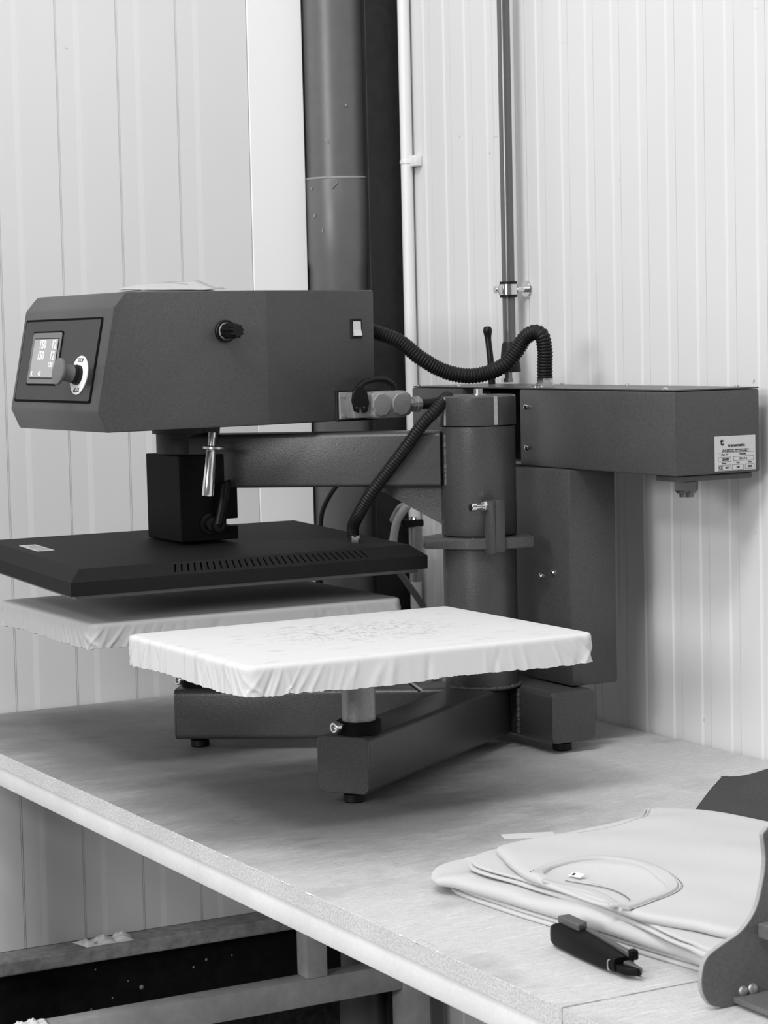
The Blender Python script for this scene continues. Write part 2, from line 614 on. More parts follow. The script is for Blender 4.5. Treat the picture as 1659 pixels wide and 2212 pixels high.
B().cyl((-.024, -.472, 1.594), (-.004, -.472, 1.594), .005).lathe((-.004, -.472, 1.594), (1, 0, 0), [(0, .013), (.003, .0145), (.0038, .0145)], 24).done('wall_standoff', 'chrome', cl)

# ================================================================ work bench
wb = empty('workbench', (-.45, -.96, 0), 'long workbench with worn board top and white steel frame under the press', 'table')
b = B().prism([(x, y, T - .0218) for x, y in ((-.9012, -1.9205), (-.0045, -1.9205), (-.0045, -.0785), (-.1685, -.0785), (-.1685, -.0065), (-.9012, -.0065))], (0, 0, .0218))
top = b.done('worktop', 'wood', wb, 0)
b = B().box((-.9022, -1.9207, T - .0216), (-.90125, -.0063, T - .0003))
# ragged edge strip: jitter the top edge
b.done('board_edge', 'board_edge', top, 0)
random.seed(3)
for k in range(30):
    y = -.2 - 1.7 * random.random()
    l = random.uniform(.003, .016)
    B().prism([(-.9026, y, T - .0012), (-.9016, y + l * .3, T - .0006), (-.9018, y + l, T - .0008), (-.9026, y + l * .8, T - .0014)], (0, 0, .0006)).done('splinter', 'paper' if k % 3 == 0 else 'board_edge', top, 0)
B().box((-.8985, -1.905, T - .0535), (-.8585, -.012, T - .022), .0025).done('front_rail', 'frame_white', wb)
B().box((-.8985, -1.912, T - .0535), (-.8585, -1.9062, T - .022), .001).done('rail_end_cap', 'frame_white', wb)
B().box((-.05, -1.90, T - .0535), (-.01, -.08, T - .022), .0025).done('rear_rail', 'frame_grey', wb)
B().box((-.88, -.19, .36), (-.112, -.15, .408), .002).done('cross_bar', 'frame_grey', wb)
B().box((-.30, -.19, .4082), (-.26, -.15, T - .022), .002).done('upright', 'frame_grey', wb)
B().box((-.111, -.20, 0), (-.061, -.15, T - .022), .002).done('leg', 'frame_grey', wb)
B().box((-.931, -.19, 0), (-.881, -.15, T - .054), .002).done('leg', 'frame_grey', wb)
for yy in (-1.88,):
    B().box((-.898, yy, 0), (-.858, yy + .04, T - .054), .002).done('leg', 'frame_white', wb)
    B().box((-.05, yy, 0), (-.01, yy + .04, T - .054), .002).done('leg', 'frame_grey', wb)

wb2 = empty('workbench', (-.45, -2.6, 0), 'second workbench with pale board top butting against the first at the near end', 'table')
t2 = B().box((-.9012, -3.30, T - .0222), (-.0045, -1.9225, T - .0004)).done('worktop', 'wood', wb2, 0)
B().box((-.9022, -3.30, T - .0220), (-.90125, -1.9223, T - .0006)).done('board_edge', 'board_edge', t2, 0)
B().box((-.8985, -3.28, T - .0535), (-.8585, -1.9135, T - .0225), .0025).done('front_rail', 'frame_white', wb2)
for xx in (-.898, -.05):
    for yy in (-3.27, -1.965):
        B().box((xx, yy, 0), (xx + .04, yy + .04, T - .054), .002).done('leg', 'frame_white', wb2)

# ================================================================ heat press
CX, CY = -.267, -.743
hp = empty('heat_press', (CX, CY, T), 'grey swing-arm heat press with two cloth-covered lower platens on the workbench', 'machine')
BZ0, BZ1 = T + .0165, T + .0935


def rounded_sq(hw, r, n=5):
    pts = []
    for q, (sx, sy) in enumerate(((1, 1), (-1, 1), (-1, -1), (1, -1))):
        for k in range(n):
            a = math.pi / 2 * (q + k / (n - 1))
            pts.append((sx * (hw - r) + r * math.cos(a), sy * (hw - r) + r * math.sin(a)))
    return pts


def sq_tube(p0, p1, hw=.0385, r=.009, name='beam', mat='paint', parent=None):
    p0, p1 = Vector(p0), Vector(p1)
    d = (p1 - p0)
    L_ = d.length
    d.normalize()
    sd = d.cross(Vector((0, 0, 1))).normalized()
    up = sd.cross(d)
    prof = rounded_sq(hw, r)
    rings = []
    for t, k in ((0, .985), (.0012, 1), (L_ - .0012, 1), (L_, .985)):
        rings.append([p0 + d * t + sd * (x * k) + up * (y * k) for x, y in prof])
    return B().ring_skin(rings).done(name, mat, parent, 30)


bz = (BZ0 + BZ1) / 2
ends = {}
for nm, ey in (('near', -1.0106), ('far', -.4754)):
    e = Vector((-.647, ey, bz))
    c = Vector((CX, CY, bz))
    d = (e - c).normalized()
    ends[nm] = (e, d)
    bmn = sq_tube(c - d * .022, e, name='base_beam', parent=hp)
    # end cap plate
    sd = d.cross(Vector((0, 0, 1)))
    prof = rounded_sq(.038, .0088)
    B().ring_skin([[e + d * t + sd * x * k + Vector((0, 0, y * k)) for x, y in prof] for t, k in ((.0002, 1), (.0022, 1), (.003, .98))]).done('end_cap', 'paint', bmn, 30)
    f = e - d * .028
    B().lathe((f.x, f.y, T), (0, 0, 1), [(0, .013), (.002, .0145), (.011, .0145), (.013, .012)], 24).cyl((f.x, f.y, T + .012), (f.x, f.y, BZ0 + .002), .006).done('levelling_foot', 'rubber', bmn)
    B().lathe((f.x, f.y, T + .0135), (0, 0, 1), [(0, .009), (.003, .009)], 6).done('foot_nut', 'steel', bmn, 20)
ct = sq_tube((-.192, -.875, bz), (-.192, -.611, bz), name='cross_tube', parent=hp)
for yy, dy in ((-.875, -1), (-.611, 1)):
    prof = rounded_sq(.038, .0088)
    B().ring_skin([[(-.192 + x * k, yy + dy * t, bz + z * k) for x, z in prof] for t, k in ((.0002, 1), (.0022, 1), (.003, .98))]).done('end_cap', 'paint', ct, 30)
    B().lathe((-.192, yy - dy * .03, T), (0, 0, 1), [(0, .013), (.002, .0145), (.011, .0145), (.0165, .006)], 24).done('levelling_foot', 'rubber', ct)


def weld(pts, r, name='weld_bead', parent=None):
    random.seed(11)
    p = resample(spline(pts, 200), .0016)
    n = len(p)
    js = [random.uniform(.75, 1.25) for _ in range(n + 1)]
    return B().tube(p, lambda t: r * js[int(t * (n - 1))], 8).done(name, 'weld', parent, 60)


weld([(-.2325, -.789, BZ0 + .004), (-.2325, -.789, BZ1 - .004)], .0036, parent=ct)

# column
lower = B().lathe((CX, CY, BZ1 - .002), (0, 0, 1), [(0, .0553), (1.203 - BZ1 + .002, .0553)], 64).done('lower_column', 'paint', hp)
wp = [(CX + .0565 * math.cos(a), CY + .0565 * math.sin(a), BZ1 + .001) for a in [math.radians(q) for q in range(180, 361, 12)]]
weld(wp, .003, parent=lower)
B().lathe((CX, CY, 1.2035), (0, 0, 1), [(0, .053), (.023, .053)], 48).done('bearing_neck', 'black_paint', hp)
dv = Vector((-.5181, -.8553, 0))
rt = Vector((.8553, -.5181, 0))
cc = Vector((CX, CY, 0))
fl = []
for a, c_ in ((-.086, .012), (-.082, .036), (-.018, .072), (.03, .072), (.081, .052), (.081, .034), (.06, -.02), (.0, -.06), (-.06, -.03)):
    fl.append(cc + rt * a + dv * c_ + Vector((0, 0, 1.2045)))
B().prism(fl, (0, 0, .0165), .0012, 1).done('stop_flange', 'paint', hp)
upper = B().lathe((CX, CY, 1.2225), (0, 0, 1), [(0, .0552), (.002, .0565), (.1625, .0565)], 64).done('upper_column', 'paint', hp)
cap = B().lathe((CX, CY, 1.3865), (0, 0, 1), [(0, .0575), (.001, .0582), (.042, .0582), (.0445, .056), (.0445, .003)], 64).done('column_cap', 'paint', hp)
for ang, w in ((-176, .0035), (-93, .0055)):
    a = math.radians(ang)
    p = cc + Vector((math.cos(a), math.sin(a), 0)) * .0578
    m = frame((p.x, p.y, 1.4085), (-math.sin(a), math.cos(a), 0), (0, 0, 1))
    B().box((-w / 2, -.021, -.0015), (w / 2, .021, .0015), mat=m).done('clamp_slot', 'edge', cap, 0)
B().lathe((CX, CY - .005, 1.431), (0, 0, 1), [(0, .011), (.0015, .011), (.0016, .0068), (.009, .0068), (.0095, .006)], 20).done('cap_bolt', 'steel', cap, 30)

# stop plate with adjusting bolt
st = B().box((-.2965, -.826, 1.1985), (-.2885, -.805, 1.2775), .002).box((-.289, -.826, 1.2005), (-.272, -.817, 1.2785), .002).done('stop_bracket', 'paint', hp)
bz_ = 1.269
B().lathe((-.3235, -.8125, bz_), (1, 0, 0), [(0, .0062), (.0005, .0068), (.0075, .0068), (.0078, .0038), (.043, .0038)], 18).done('stop_bolt', 'chrome', st, 30)
B().lathe((-.302, -.8125, bz_), (1, 0, 0), [(0, .0075), (.005, .0075)], 6).done('lock_nut', 'chrome', st, 20)
B().lathe((-.305, -.789, 1.2125), dv, [(0, .009), (.006, .009), (.0065, .007)], 6).done('flange_bolt', 'edge', st, 20)

# arm
ad = Vector((math.cos(math.radians(138.5)), math.sin(math.radians(138.5)), 0))
arm = sq_tube(cc + ad * .05 + Vector((0, 0, 1.3375)), cc + ad * .455 + Vector((0, 0, 1.3375)), .0405, .006, 'swing_arm', 'paint', hp)
sd = ad.cross(Vector((0, 0, 1)))
g0 = cc + ad * .052 + sd * .004
g1 = cc + ad * .152 + sd * .004
B().prism([(g0.x, g0.y, 1.2965), (g1.x, g1.y, 1.2965), (g1.x, g1.y, 1.290), (g0.x, g0.y, 1.2345)], -sd * .008).done('gusset', 'paint', arm, 0)
for s_ in (1, -1):
    e = cc + ad * .042 + sd * (.0385 * s_)
    weld([(e.x, e.y, 1.298), (e.x, e.y, 1.376)], .0025, parent=arm)

# post and transformer box behind the column
post = B().box((-.180, -.858, .9955), (-.098, -.66, 1.3185), .0035).done('rear_post', 'paint', hp)
for p in ((-.180, -.779, 1.1549), (-.180, -.8124, 1.1625)):
    B().lathe(p, (-1, 0, 0), [(0, .0042), (.003, .0038), (.0045, .002)], 14).done('screw', 'chrome', post)
bx0, bx1, by0, by1, bzl, bzh = -.17, -.0236, -1.109, -.375, 1.319, 1.436
n0, n1 = -.7083, -.5382
poly = [(bx0, by0), (bx1, by0), (bx1, by1), (bx0, by1), (bx0, n1), (-.115, n1), (-.115, n0), (bx0, n0)]
house = B().prism([(x, y, bzl) for x, y in poly], (0, 0, bzh - bzl), .0032, 2).done('control_housing', 'paint', hp)
B().box((-.117, n0 + .001, bzl + .004), (-.112, n1 - .001, bzh - .001)).done('recess_liner', 'slot', house, 0)
B().box((bx0 + .002, by0 + .002, bzh + .0006), (bx1 + .001, by1 - .002, bzh + .0026), .0006, 1).done('lid', 'paint', house)
for x, y in ((-.162, -1.075), (-.162, -.735), (-.162, -.51), (-.032, -.80), (-.032, -1.07), (-.032, -.62), (-.162, -.39)):
    B().lathe((x, y, bzh + .0026), (0, 0, 1), [(0, .0048), (.0016, .0045), (.003, .0025)], 14).done('screw', 'chrome', house)
for z in (1.4094, 1.3471):
    B().lathe((bx0, -.727, z), (-1, 0, 0), [(0, .0045), (.002, .004), (.0035, .0018)], 14).done('screw', 'chrome', house)
B().box((-.158, -1.1005, 1.3100), (-.031, -1.045, 1.3182), .0015).done('mount_plate', 'paint', house)
B().lathe((-.131, -1.08, 1.310), (0, 0, -1), [(0, .016), (.0008, .0175), (.013, .0175), (.0145, .0155)], 6).lathe((-.131, -1.08, 1.296), (0, 0, -1), [(0, .0145), (.003, .0135), (.0032, .010), (.0085, .010)], 20).done('cable_gland', 'gland', house, 25)
# rating plate
npl = B().box((-.1035, by0 - .0010, 1.3228), (-.0323, by0 - .0001, 1.3716), .0003, 1).done('rating_plate', 'label', house)
tag(npl, 'silver rating plate with black print')


def P(u, v):  # plate coords 0..1, v from top
    return Vector((-.1035 + .0712 * u, by0 - .0012, 1.3716 - .0488 * v))


def ptext(s, u, v, h, bold=0.0, align='CENTER', sx=1.0):
    lettering(s, h, frame(P(u, v), (1, 0, 0), (0, 0, 1)), 'ink', npl, align, bold, sx=sx)


def pline(u0, v0, u1, v1, w=.00035):
    a, c_ = P(u0, v0), P(u1, v1)
    B().box((min(a.x, c_.x) - w / 2, a.y, min(a.z, c_.z) - w / 2), (max(a.x, c_.x) + w / 2, a.y + .0002, max(a.z, c_.z) + w / 2)).done('printed_rule', 'ink', npl, 0)


ptext('t', .17, .17, .0135, .0006)
ptext('transmatic', .53, .27, .0062, .0001, sx=1.12)
ptext('VIA A. CERRUTI 5/11 - 20010 LAGETTE (MI) ITAL', .51, .40, .0022, 0)
ptext('Tel. +39 02.90 32 90 10 - Fax +39 02.90 75 9000', .48, .445, .0022, 0)
pline(.07, .475, .97, .475)
ptext('Matr. N\u00b0', .24, .53, .0034)
ptext('Modello', .68, .53, .0034)
ptext('25607', .26, .675, .0046, .00015)
ptext('TS 5 P A', .69, .665, .0038, .0001)
ptext('Anno', .22, .775, .0034)
ptext('Volt', .56, .775, .0034)
ptext('Watt', .86, .775, .0034)
ptext('CE', .14, .905, .0060, .00005)
ptext('2017', .30, .91, .0036, .0001)
ptext('230', .56, .905, .0036, .0001)
ptext('2200', .855, .90, .0036, .0001)
for u0, v0, u1, v1 in ((.08, .61, .39, .73), (.45, .60, .95, .72), (.08, .83, .39, .98), (.42, .83, .70, .975), (.74, .83, .96, .965)):
    for q in ((u0, v0, u1, v0), (u0, v1, u1, v1), (u0, v0, u0, v1), (u1, v0, u1, v1)):
        pline(*q)

# ---- lower platens
def platen(cx_, cy_, zt, mat, seed, thick, nm):
    rnd = random.Random(seed)
    hx, hy, rc = .2515, .191, .013
    # outline
    N_ = 1100
    per = []
    segs = []
    xs = [(hx - rc, -hy), (hx, -hy + rc), (hx, hy - rc), (hx - rc, hy), (-hx + rc, hy), (-hx, hy - rc), (-hx, -hy + rc), (-hx + rc, -hy)]
    raw = []
    def arc(cx2, cy2, a0):
        for k in range(9):
            a = a0 + math.pi / 2 * k / 8
            raw.append((Vector((cx2 + rc * math.cos(a), cy2 + rc * math.sin(a), 0))))
    arc(hx - rc, -hy + rc, -math.pi / 2)
    arc(hx - rc, hy - rc, 0)
    arc(-hx + rc, hy - rc, math.pi / 2)
    arc(-hx + rc, -hy + rc, math.pi)
    raw.append(raw[0].copy())
    tot = sum((q - p).length for p, q in zip(raw, raw[1:]))
    pts = resample(raw, tot / N_ * 1.0000001)[:N_]
    n = len(pts)
    norm = []
    for k in range(n):
        t = (pts[(k + 2) % n] - pts[k - 2]).normalized()
        norm.append(Vector((t.y, -t.x, 0)))
    # folds: many small, clusters slanted towards corners
    corners = []
    acc = 0
    ss = [0]
    for k in range(n):
        acc += (pts[(k + 1) % n] - pts[k]).length
        ss.append(acc)
    def s_near(px, py):
        return ss[min(range(n), key=lambda k: (pts[k] - Vector((px, py, 0))).length)]
    cs = [s_near(hx, -hy), s_near(hx, hy), s_near(-hx, hy), s_near(-hx, -hy)]
    folds = []
    for c0 in cs:
        for sgn in (-1, 1):
            for k in range(9):
                off = .008 + .017 * k + rnd.uniform(-.005, .005)
                folds.append((c0 + sgn * off, -sgn * rnd.uniform(.5, 1.3) * max(.25, 1 - off / .2), rnd.uniform(.0014, .0036), rnd.uniform(1.0, 2.7) * .001 * math.exp(-off / .13) * rnd.choice((1, 1, -1))))
    for k in range(46):
        folds.append((rnd.uniform(0, acc), rnd.uniform(-.7, .7), rnd.uniform(.0025, .008), rnd.uniform(-1, 1) * .0015))
    hem = [rnd.uniform(-1, 1) for _ in range(n)]
    hem = [sum(hem[(k + j) % n] for j in range(-3, 4)) / 7 for k in range(n)]
    rings = []
    prof = [(-.012, -thick + .001), (-.003, -thick - .0012), (.0012, -thick - .0005)]
    m = 12
    for j in range(1, m):
        prof.append((.0012, -thick + (thick - .006) * j / (m - 1)))
    prof += [(.0006, -.0032), (-.0012, -.0012), (-.0045, -.0002), (-.012, 0)]
    for o_, z in prof:
        ring = []
        for k in range(n):
            t = min(1, max(0, -z / thick))
            dsp = 0
            s0 = ss[k]
            for fs, sl, w, a in folds:
                d = s0 - fs
                if d > acc / 2: d -= acc
                if d < -acc / 2: d += acc
                d -= sl * (t - .45) * thick
                if abs(d) < 3 * w:
                    dsp += a * math.exp(-(d / w) ** 2)
            dsp *= min(1, t * 1.7)
            zz = z + (hem[k] * .003 if t > .8 else 0) - (.0012 * math.sin(s0 * 23) if t > .8 else 0)
            ring.append(Vector((cx_, cy_, zt)) + pts[k] + norm[k] * (o_ + dsp) + Vector((0, 0, zz)))
        rings.append(ring)
    # top rings shrinking to centre
    last = rings[-1]
    for f in (.86, .7, .52, .34, .17, .03):
        ring = []
        for p in last:
            q = Vector((cx_ + (p.x - cx_) * f, cy_ + (p.y - cy_) * f, zt))
            q.z += .0006 * math.sin(q.x * 31 + seed) * math.sin(q.y * 37) + .0003
            ring.append(q)
        rings.append(ring)
    pl_ = B().ring_skin(rings).done('cloth_cover', mat, None, 50)
    return pl_


def support(cx_, cy_, beam_dir, zt, seed, mat, lab, thick):
    root = empty('x', (0, 0, 0), '', '')
    bpy.data.objects.remove(root)
    pl_ = B().box((cx_ - .247, cy_ - .186, zt - .030), (cx_ + .247, cy_ + .186, zt - .004)).done('lower_platen', 'plate_alloy', hp, 0)
    tag(pl_, lab)
    c_ = platen(cx_, cy_, zt, mat, seed, thick, '')
    attach(c_, pl_)
    ps = B().lathe((cx_, cy_, BZ1 - .002), (0, 0, 1), [(0, .0228), (zt - .03 - BZ1, .0228)], 40).done('platen_post', 'alloy', hp)
    B().lathe((cx_, cy_, BZ1), (0, 0, 1), [(0, .0296), (.0005, .030), (.0165, .030), (.0175, .029), (.0175, .0232)], 40).done('post_collar', 'black_paint', ps)
    bd = Vector((-.86, -.2, 0)).normalized()
    p = Vector((cx_, cy_, BZ1 + .0125)) + bd * .029
    B().lathe(p, bd, [(0, .0042), (.008, .0042), (.0081, .0075), (.0155, .0075), (.0162, .0066), (.0162, .0042), (.0125, .0035)], 20, True).done('clamp_screw', 'chrome', ps, 30)
    return pl_


n_pl = support(-.617, -1.0, None, 1.1275, 5, 'cover_near', 'lower platen under a bright white stretched cloth', .0385)
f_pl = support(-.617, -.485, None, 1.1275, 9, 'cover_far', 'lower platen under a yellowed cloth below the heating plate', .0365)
# wrinkle ridges on near cover top
for pts, r in (([(-.80, -1.02, 1.1278), (-.74, -1.055, 1.1283), (-.69, -1.10, 1.1278)], .0016), ([(-.775, -.995, 1.1278), (-.70, -1.04, 1.1284), (-.655, -1.075, 1.1278)], .0018)):
    pass
B().cyl((-.478, -.925, 1.028), (-.50, -.92, 1.046), .0038, seg=14).done('lock_pin', 'steel', hp)

# ---- upper heating plate, tilted slightly forward
tilt = Matrix.Translation((0, -.70, 1.171)) @ Matrix.Rotation(math.radians(2.0), 4, 'X') @ Matrix.Translation((0, .70, -1.171))
hx0, hx1, hy0, hy1 = -.905, -.3335, -.70, -.27
hz0, hz1, hz2, ins = 1.171, 1.1905, 1.2065, .021


def tv(p):
    return tilt @ Vector(p)


bm = bmesh.new()
def q4(*ps):
    return bm.faces.new([bm.verts.new(tv(p)) for p in ps])
c0 = [(hx0, hy0), (hx1, hy0), (hx1, hy1), (hx0, hy1)]
c1 = [(hx0 + ins, hy0 + ins), (hx1 - ins, hy0 + ins), (hx1 - ins, hy1 - ins), (hx0 + ins, hy1 - ins)]
for k in range(4):
    a, c_ = c0[k], c0[(k + 1) % 4]
    q4((*a, hz0), (*c_, hz0), (*c_, hz1), (*a, hz1))
    if k != 0:
        d, e = c1[(k + 1) % 4], c1[k]
        q4((*a, hz1), (*c_, hz1), (*d, hz2), (*e, hz2))
q4(*[(*p, hz2) for p in c1])
q4(*[(*p, hz0) for p in c0[::-1]])
# front taper with real vent slots
def tp(x, t):  # point on front taper: t 0 bottom..1 top; x measured at mid height
    f = (x - hx0) / (hx1 - hx0)
    xa = hx0 + f * (hx1 - hx0)
    xb = hx0 + ins + f * (hx1 - hx0 - 2 * ins)
    return (xa + (xb - xa) * t, hy0 + ins * t, hz1 + (hz2 - hz1) * t)
NS = 31
sx0, sx1 = -.7475, -.430
xsl = [sx0 + (sx1 - sx0) * k / (NS - 1) for k in range(NS)]
hw = .0014
edges = [hx0]
for x in xsl:
    edges += [x - hw, x + hw]
edges.append(hx1)
for k in range(len(edges) - 1):
    x0_, x1_ = edges[k], edges[k + 1]
    slot = k % 2 == 1
    rows = ((0, .22), (.82, 1)) if slot else ((0, .22), (.22, .82), (.82, 1))
    for t0, t1 in rows:
        q4(tp(x0_, t0), tp(x1_, t0), tp(x1_, t1), tp(x0_, t1))
bmesh.ops.remove_doubles(bm, verts=bm.verts, dist=1e-6)
bmesh.ops.recalc_face_normals(bm, faces=bm.faces)
me = bpy.data.meshes.new('plate_cover')
bm.to_mesh(me)
bm.free()
cov = link('plate_cover', me, 'cover_black', hp, 20)
nrm = Vector((0, -(hz2 - hz1), ins)).normalized()
for x in xsl:
    bb = bmesh.new()
    a = [Vector(tp(x - hw, .22)), Vector(tp(x + hw, .22)), Vector(tp(x + hw, .82)), Vector(tp(x - hw, .82))]
    dn = Vector((0, (hz2 - hz1), -ins)).normalized() * .006
    va = [bb.verts.new(tv(p)) for p in a]
    vb = [bb.verts.new(tv(p + dn)) for p in a]
    bb.faces.new(vb)
    for k in range(4):
        bb.faces.new((va[k], va[(k + 1) % 4], vb[(k + 1) % 4], vb[k]))
    me = bpy.data.meshes.new('vent_slot')
    bb.to_mesh(me)
    bb.free()
    link('vent_slot', me, 'slot', cov, 0)
B().box((hx0 + .0105, hy0 + .010, hz0 - .0065), (hx1 - .0105, hy1 - .010, hz0 - .0002), .0012, 1, mat=tilt).done('heating_plate', 'plate_alloy', hp)
B().box((-.866, -.462, hz2 + .0001), (-.839, -.382, hz2 + .0006), mat=tilt).done('white_sticker', 'label', cov, 0)
for k in range(7):
    B().box((-.862, -.455 + .0095 * k, hz2 + .0006), (-.844 + .002 * (k % 3), -.452 + .0095 * k, hz2 + .0008), mat=tilt).done('printed_rule', 'grey_plastic', cov, 0)
# hose gland on cover
B().lathe(tv((-.4142, -.6145, hz2)), (0, 0, 1), [(0, .0105), (.005, .0105), (.0052, .0095), (.0112, .0095), (.0114, .008)], 6).done('hose_gland', 'chrome', cov, 20)
hose_mesh([(-.4142, -.6145, 1.2205), (-.4180, -.6230, 1.236), (-.421, -.650, 1.2575), (-.413, -.676, 1.289), (-.3935, -.697, 1.324), (-.3755, -.716, 1.356), (-.358, -.733, 1.388), (-.341, -.744, 1.409), (-.322, -.738, 1.424), (-.305, -.722, 1.428)], .0098).done('plate_hose', 'rubber', hp, 60)

# ---- yoke block
bl = [(-.657, 1.2185), (-.561, 1.2185), (-.561, 1.2385), (-.5805, 1.2385), (-.5805, 1.2500), (-.561, 1.2500), (-.561, 1.349), (-.657, 1.349)]
yoke = B().prism([(x, -.518, z) for x, z in bl], (0, .127, 0), .0012, 1).done('yoke_block', 'black_paint', hp)
B().lathe((-.609, -.438, 1.3495), (0, 0, 1), [(0, .046), (.03, .046), (.031, .052), (.0455, .052)], 40).done('piston', 'paint_dark', hp)
B().lathe((-.609, -.518, 1.2445), (0, -1, 0), [(0, .016), (.003, .016), (.0035, .011), (.012, .010)], 28).lathe((-.6005, -.5265, 1.2415), (0, -1, 0), [(0, .010), (.008, .010), (.0085, .007), (.0085, .0045), (.004, .0035)], 24).done('lever_hub', 'black_plastic', yoke, 30)
B().tube(spline([(-.6005, -.531, 1.2435), (-.594, -.532, 1.272), (-.5885, -.533, 1.302), (-.5885, -.533, 1.308)], 24), lambda t: .0075 * (1 if t < .85 else 1.08) * (.6 if t > .985 else 1), 14).done('clamp_lever', 'black_plastic', yoke)

# ---- head
a3 = math.radians(3)
HF = Vector((-.8251, -.6542, 0))
HU = Vector((math.cos(a3), math.sin(a3), 0))
HV = Vector((-math.sin(a3), math.cos(a3), 0))
HW = .318


def hpnt(s, v, z):
    return HF + HU * s + HV * v + Vector((0, 0, z))


def inset(s):
    return max(0, s - .262) * .10


prof = [(0, 1.3945), (-.0136, 1.4247), (.0167, 1.572), (.0365, 1.5935), (.262, 1.5935), (.4605, 1.5925), (.458, 1.396), (.262, 1.3952)]
bm = bmesh.new()
nr = [bm.verts.new(hpnt(s, inset(s), z)) for s, z in prof]
fr = [bm.verts.new(hpnt(s, HW - inset(s), z)) for s, z in prof]
bm.faces.new([nr[k] for k in (0, 1, 2, 3, 4, 7)])
bm.faces.new([nr[k] for k in (4, 5, 6, 7)])
bm.faces.new([fr[k] for k in (7, 4, 3, 2, 1, 0)])
bm.faces.new([fr[k] for k in (7, 6, 5, 4)])
for k in range(8):
    bm.faces.new((nr[k], fr[k], fr[(k + 1) % 8], nr[(k + 1) % 8]))
bmesh.ops.recalc_face_normals(bm, faces=bm.faces)
bmesh.ops.bevel(bm, geom=[e for e in bm.edges if e.calc_face_angle(0) > math.radians(12)], offset=.003, segments=2, affect='EDGES', profile=.5)
me = bpy.data.meshes.new('press_head')
bm.to_mesh(me)
bm.free()
head = link('press_head', me, 'paint', hp, 30)
me.materials.append(M['paint_rear_shade'])
for pg in me.polygons:
    if (pg.center - HF).dot(HU) > .262 and pg.normal.dot(HV) < -.7:
        pg.material_index = 1  # near rear side coloured darker, as shade where it turns from the light
# front fascia coordinates: u 0 (far/left) .. 1 (near/right), t 0 top .. 1 bottom
FT = Vector((.0167, 0, 1.572))
FB = Vector((-.0136, 0, 1.4247))
fdir = (hpnt(-.0136, 0, 1.4247) - hpnt(.0167, 0, 1.572)).normalized()
flen = (hpnt(-.0136, 0, 1.4247) - hpnt(.0167, 0, 1.572)).length
fn = (-HV).cross(-fdir).normalized()
if fn.dot(Vector((-1, 0, 0))) < 0:
    fn = -fn


def fp(u, t, o=0.0):
    return hpnt(.0167, 0, 1.572) + HV * (HW * (1 - u)) + fdir * (flen * t) + fn * o


def fascia(u0, u1, t0, t1, o0, o1, name, mat, parent, r=.004):
    pts = []
    w_, h_ = (u1 - u0) * HW, (t1 - t0) * flen
    for q, (sx, sy) in enumerate(((1, 1), (-1, 1), (-1, -1), (1, -1))):
        for k in range(5):
            a = math.pi / 2 * (q + k / 4)
            x = sx * (w_ / 2 - r) + r * math.cos(a)
            y = sy * (h_ / 2 - r) + r * math.sin(a)
            pts.append(((u0 + u1) / 2 + x / HW, (t0 + t1) / 2 + y / flen))
    return B().ring_skin([[fp(u, t, o) for u, t in pts] for o in (o0, o1)]).done(name, mat, parent, 30)


fascia(.040, .911, .092, .925, .0001, .0012, 'fascia_border', 'slot', head)
kp = fascia(.052, .899, .115, .902, .0010, .0020, 'keypad_fascia', 'panel_dark', head)
fascia(.164, .512, .215, .760, .0019, .0028, 'display_rim', 'slot', kp)
db = fascia(.172, .504, .232, .742, .0026, .0036, 'display_bezel', 'grey_plastic', kp)
fascia(.198, .482, .288, .690, .0034, .0042, 'screen_edge', 'slot', kp, .001)
scn = fascia(.204, .477, .296, .682, .0038, .0048, 'display_screen', 'screen', kp, .001)


def fmat(u, t, o):
    return frame(fp(u, t, o), -HV, -fdir)


for s, u, t in (('150', .31, .355), ('12', .44, .355), ('150', .305, .465), ('12', .437, .465)):
    lettering(s, .0185, fmat(u, t, .0051), 'digit', kp, 'CENTER', .0004, 'screen_digits', .9)
lettering('120', .011, fmat(.43, .555, .0051), 'digit', kp, 'CENTER', .0002, 'screen_digits')
lettering('42', .010, fmat(.318, .645, .0051), 'digit', kp, 'CENTER', .0002, 'screen_digits')
lettering('K', .010, fmat(.23, .645, .0051), 'digit', kp, 'CENTER', .0002, 'screen_digits')
# stop button
bc = (.757, .655)
disc = B().lathe(fp(*bc, .0018), fn, [(0, .0285), (.0014, .0285), (.0016, .028)], 48).done('stop_disc', 'paper', head)
lettering('STOP', .0088, fmat(bc[0], bc[1] - .142, .0035), 'ink', disc, 'CENTER', .0002, sx=.95)
lettering('STOP', .0088, frame(fp(bc[0], bc[1] + .142, .0035), HV, fdir), 'ink', disc, 'CENTER', .0002, sx=.95)
ax0 = fp(*bc, .003)
B().lathe(ax0, fn, [(0, .0145), (.006, .0145), (.0062, .0135), (.011, .0135)], 32).done('button_collar', 'black_plastic', disc, 40)
B().lathe(ax0, fn, [(.010, .0128), (.026, .0122), (.028, .013), (.0295, .0192), (.0315, .0198), (.0335, .0192), (.0345, .016), (.0348, .001)], 40).done('stop_button', 'button', disc, 40)
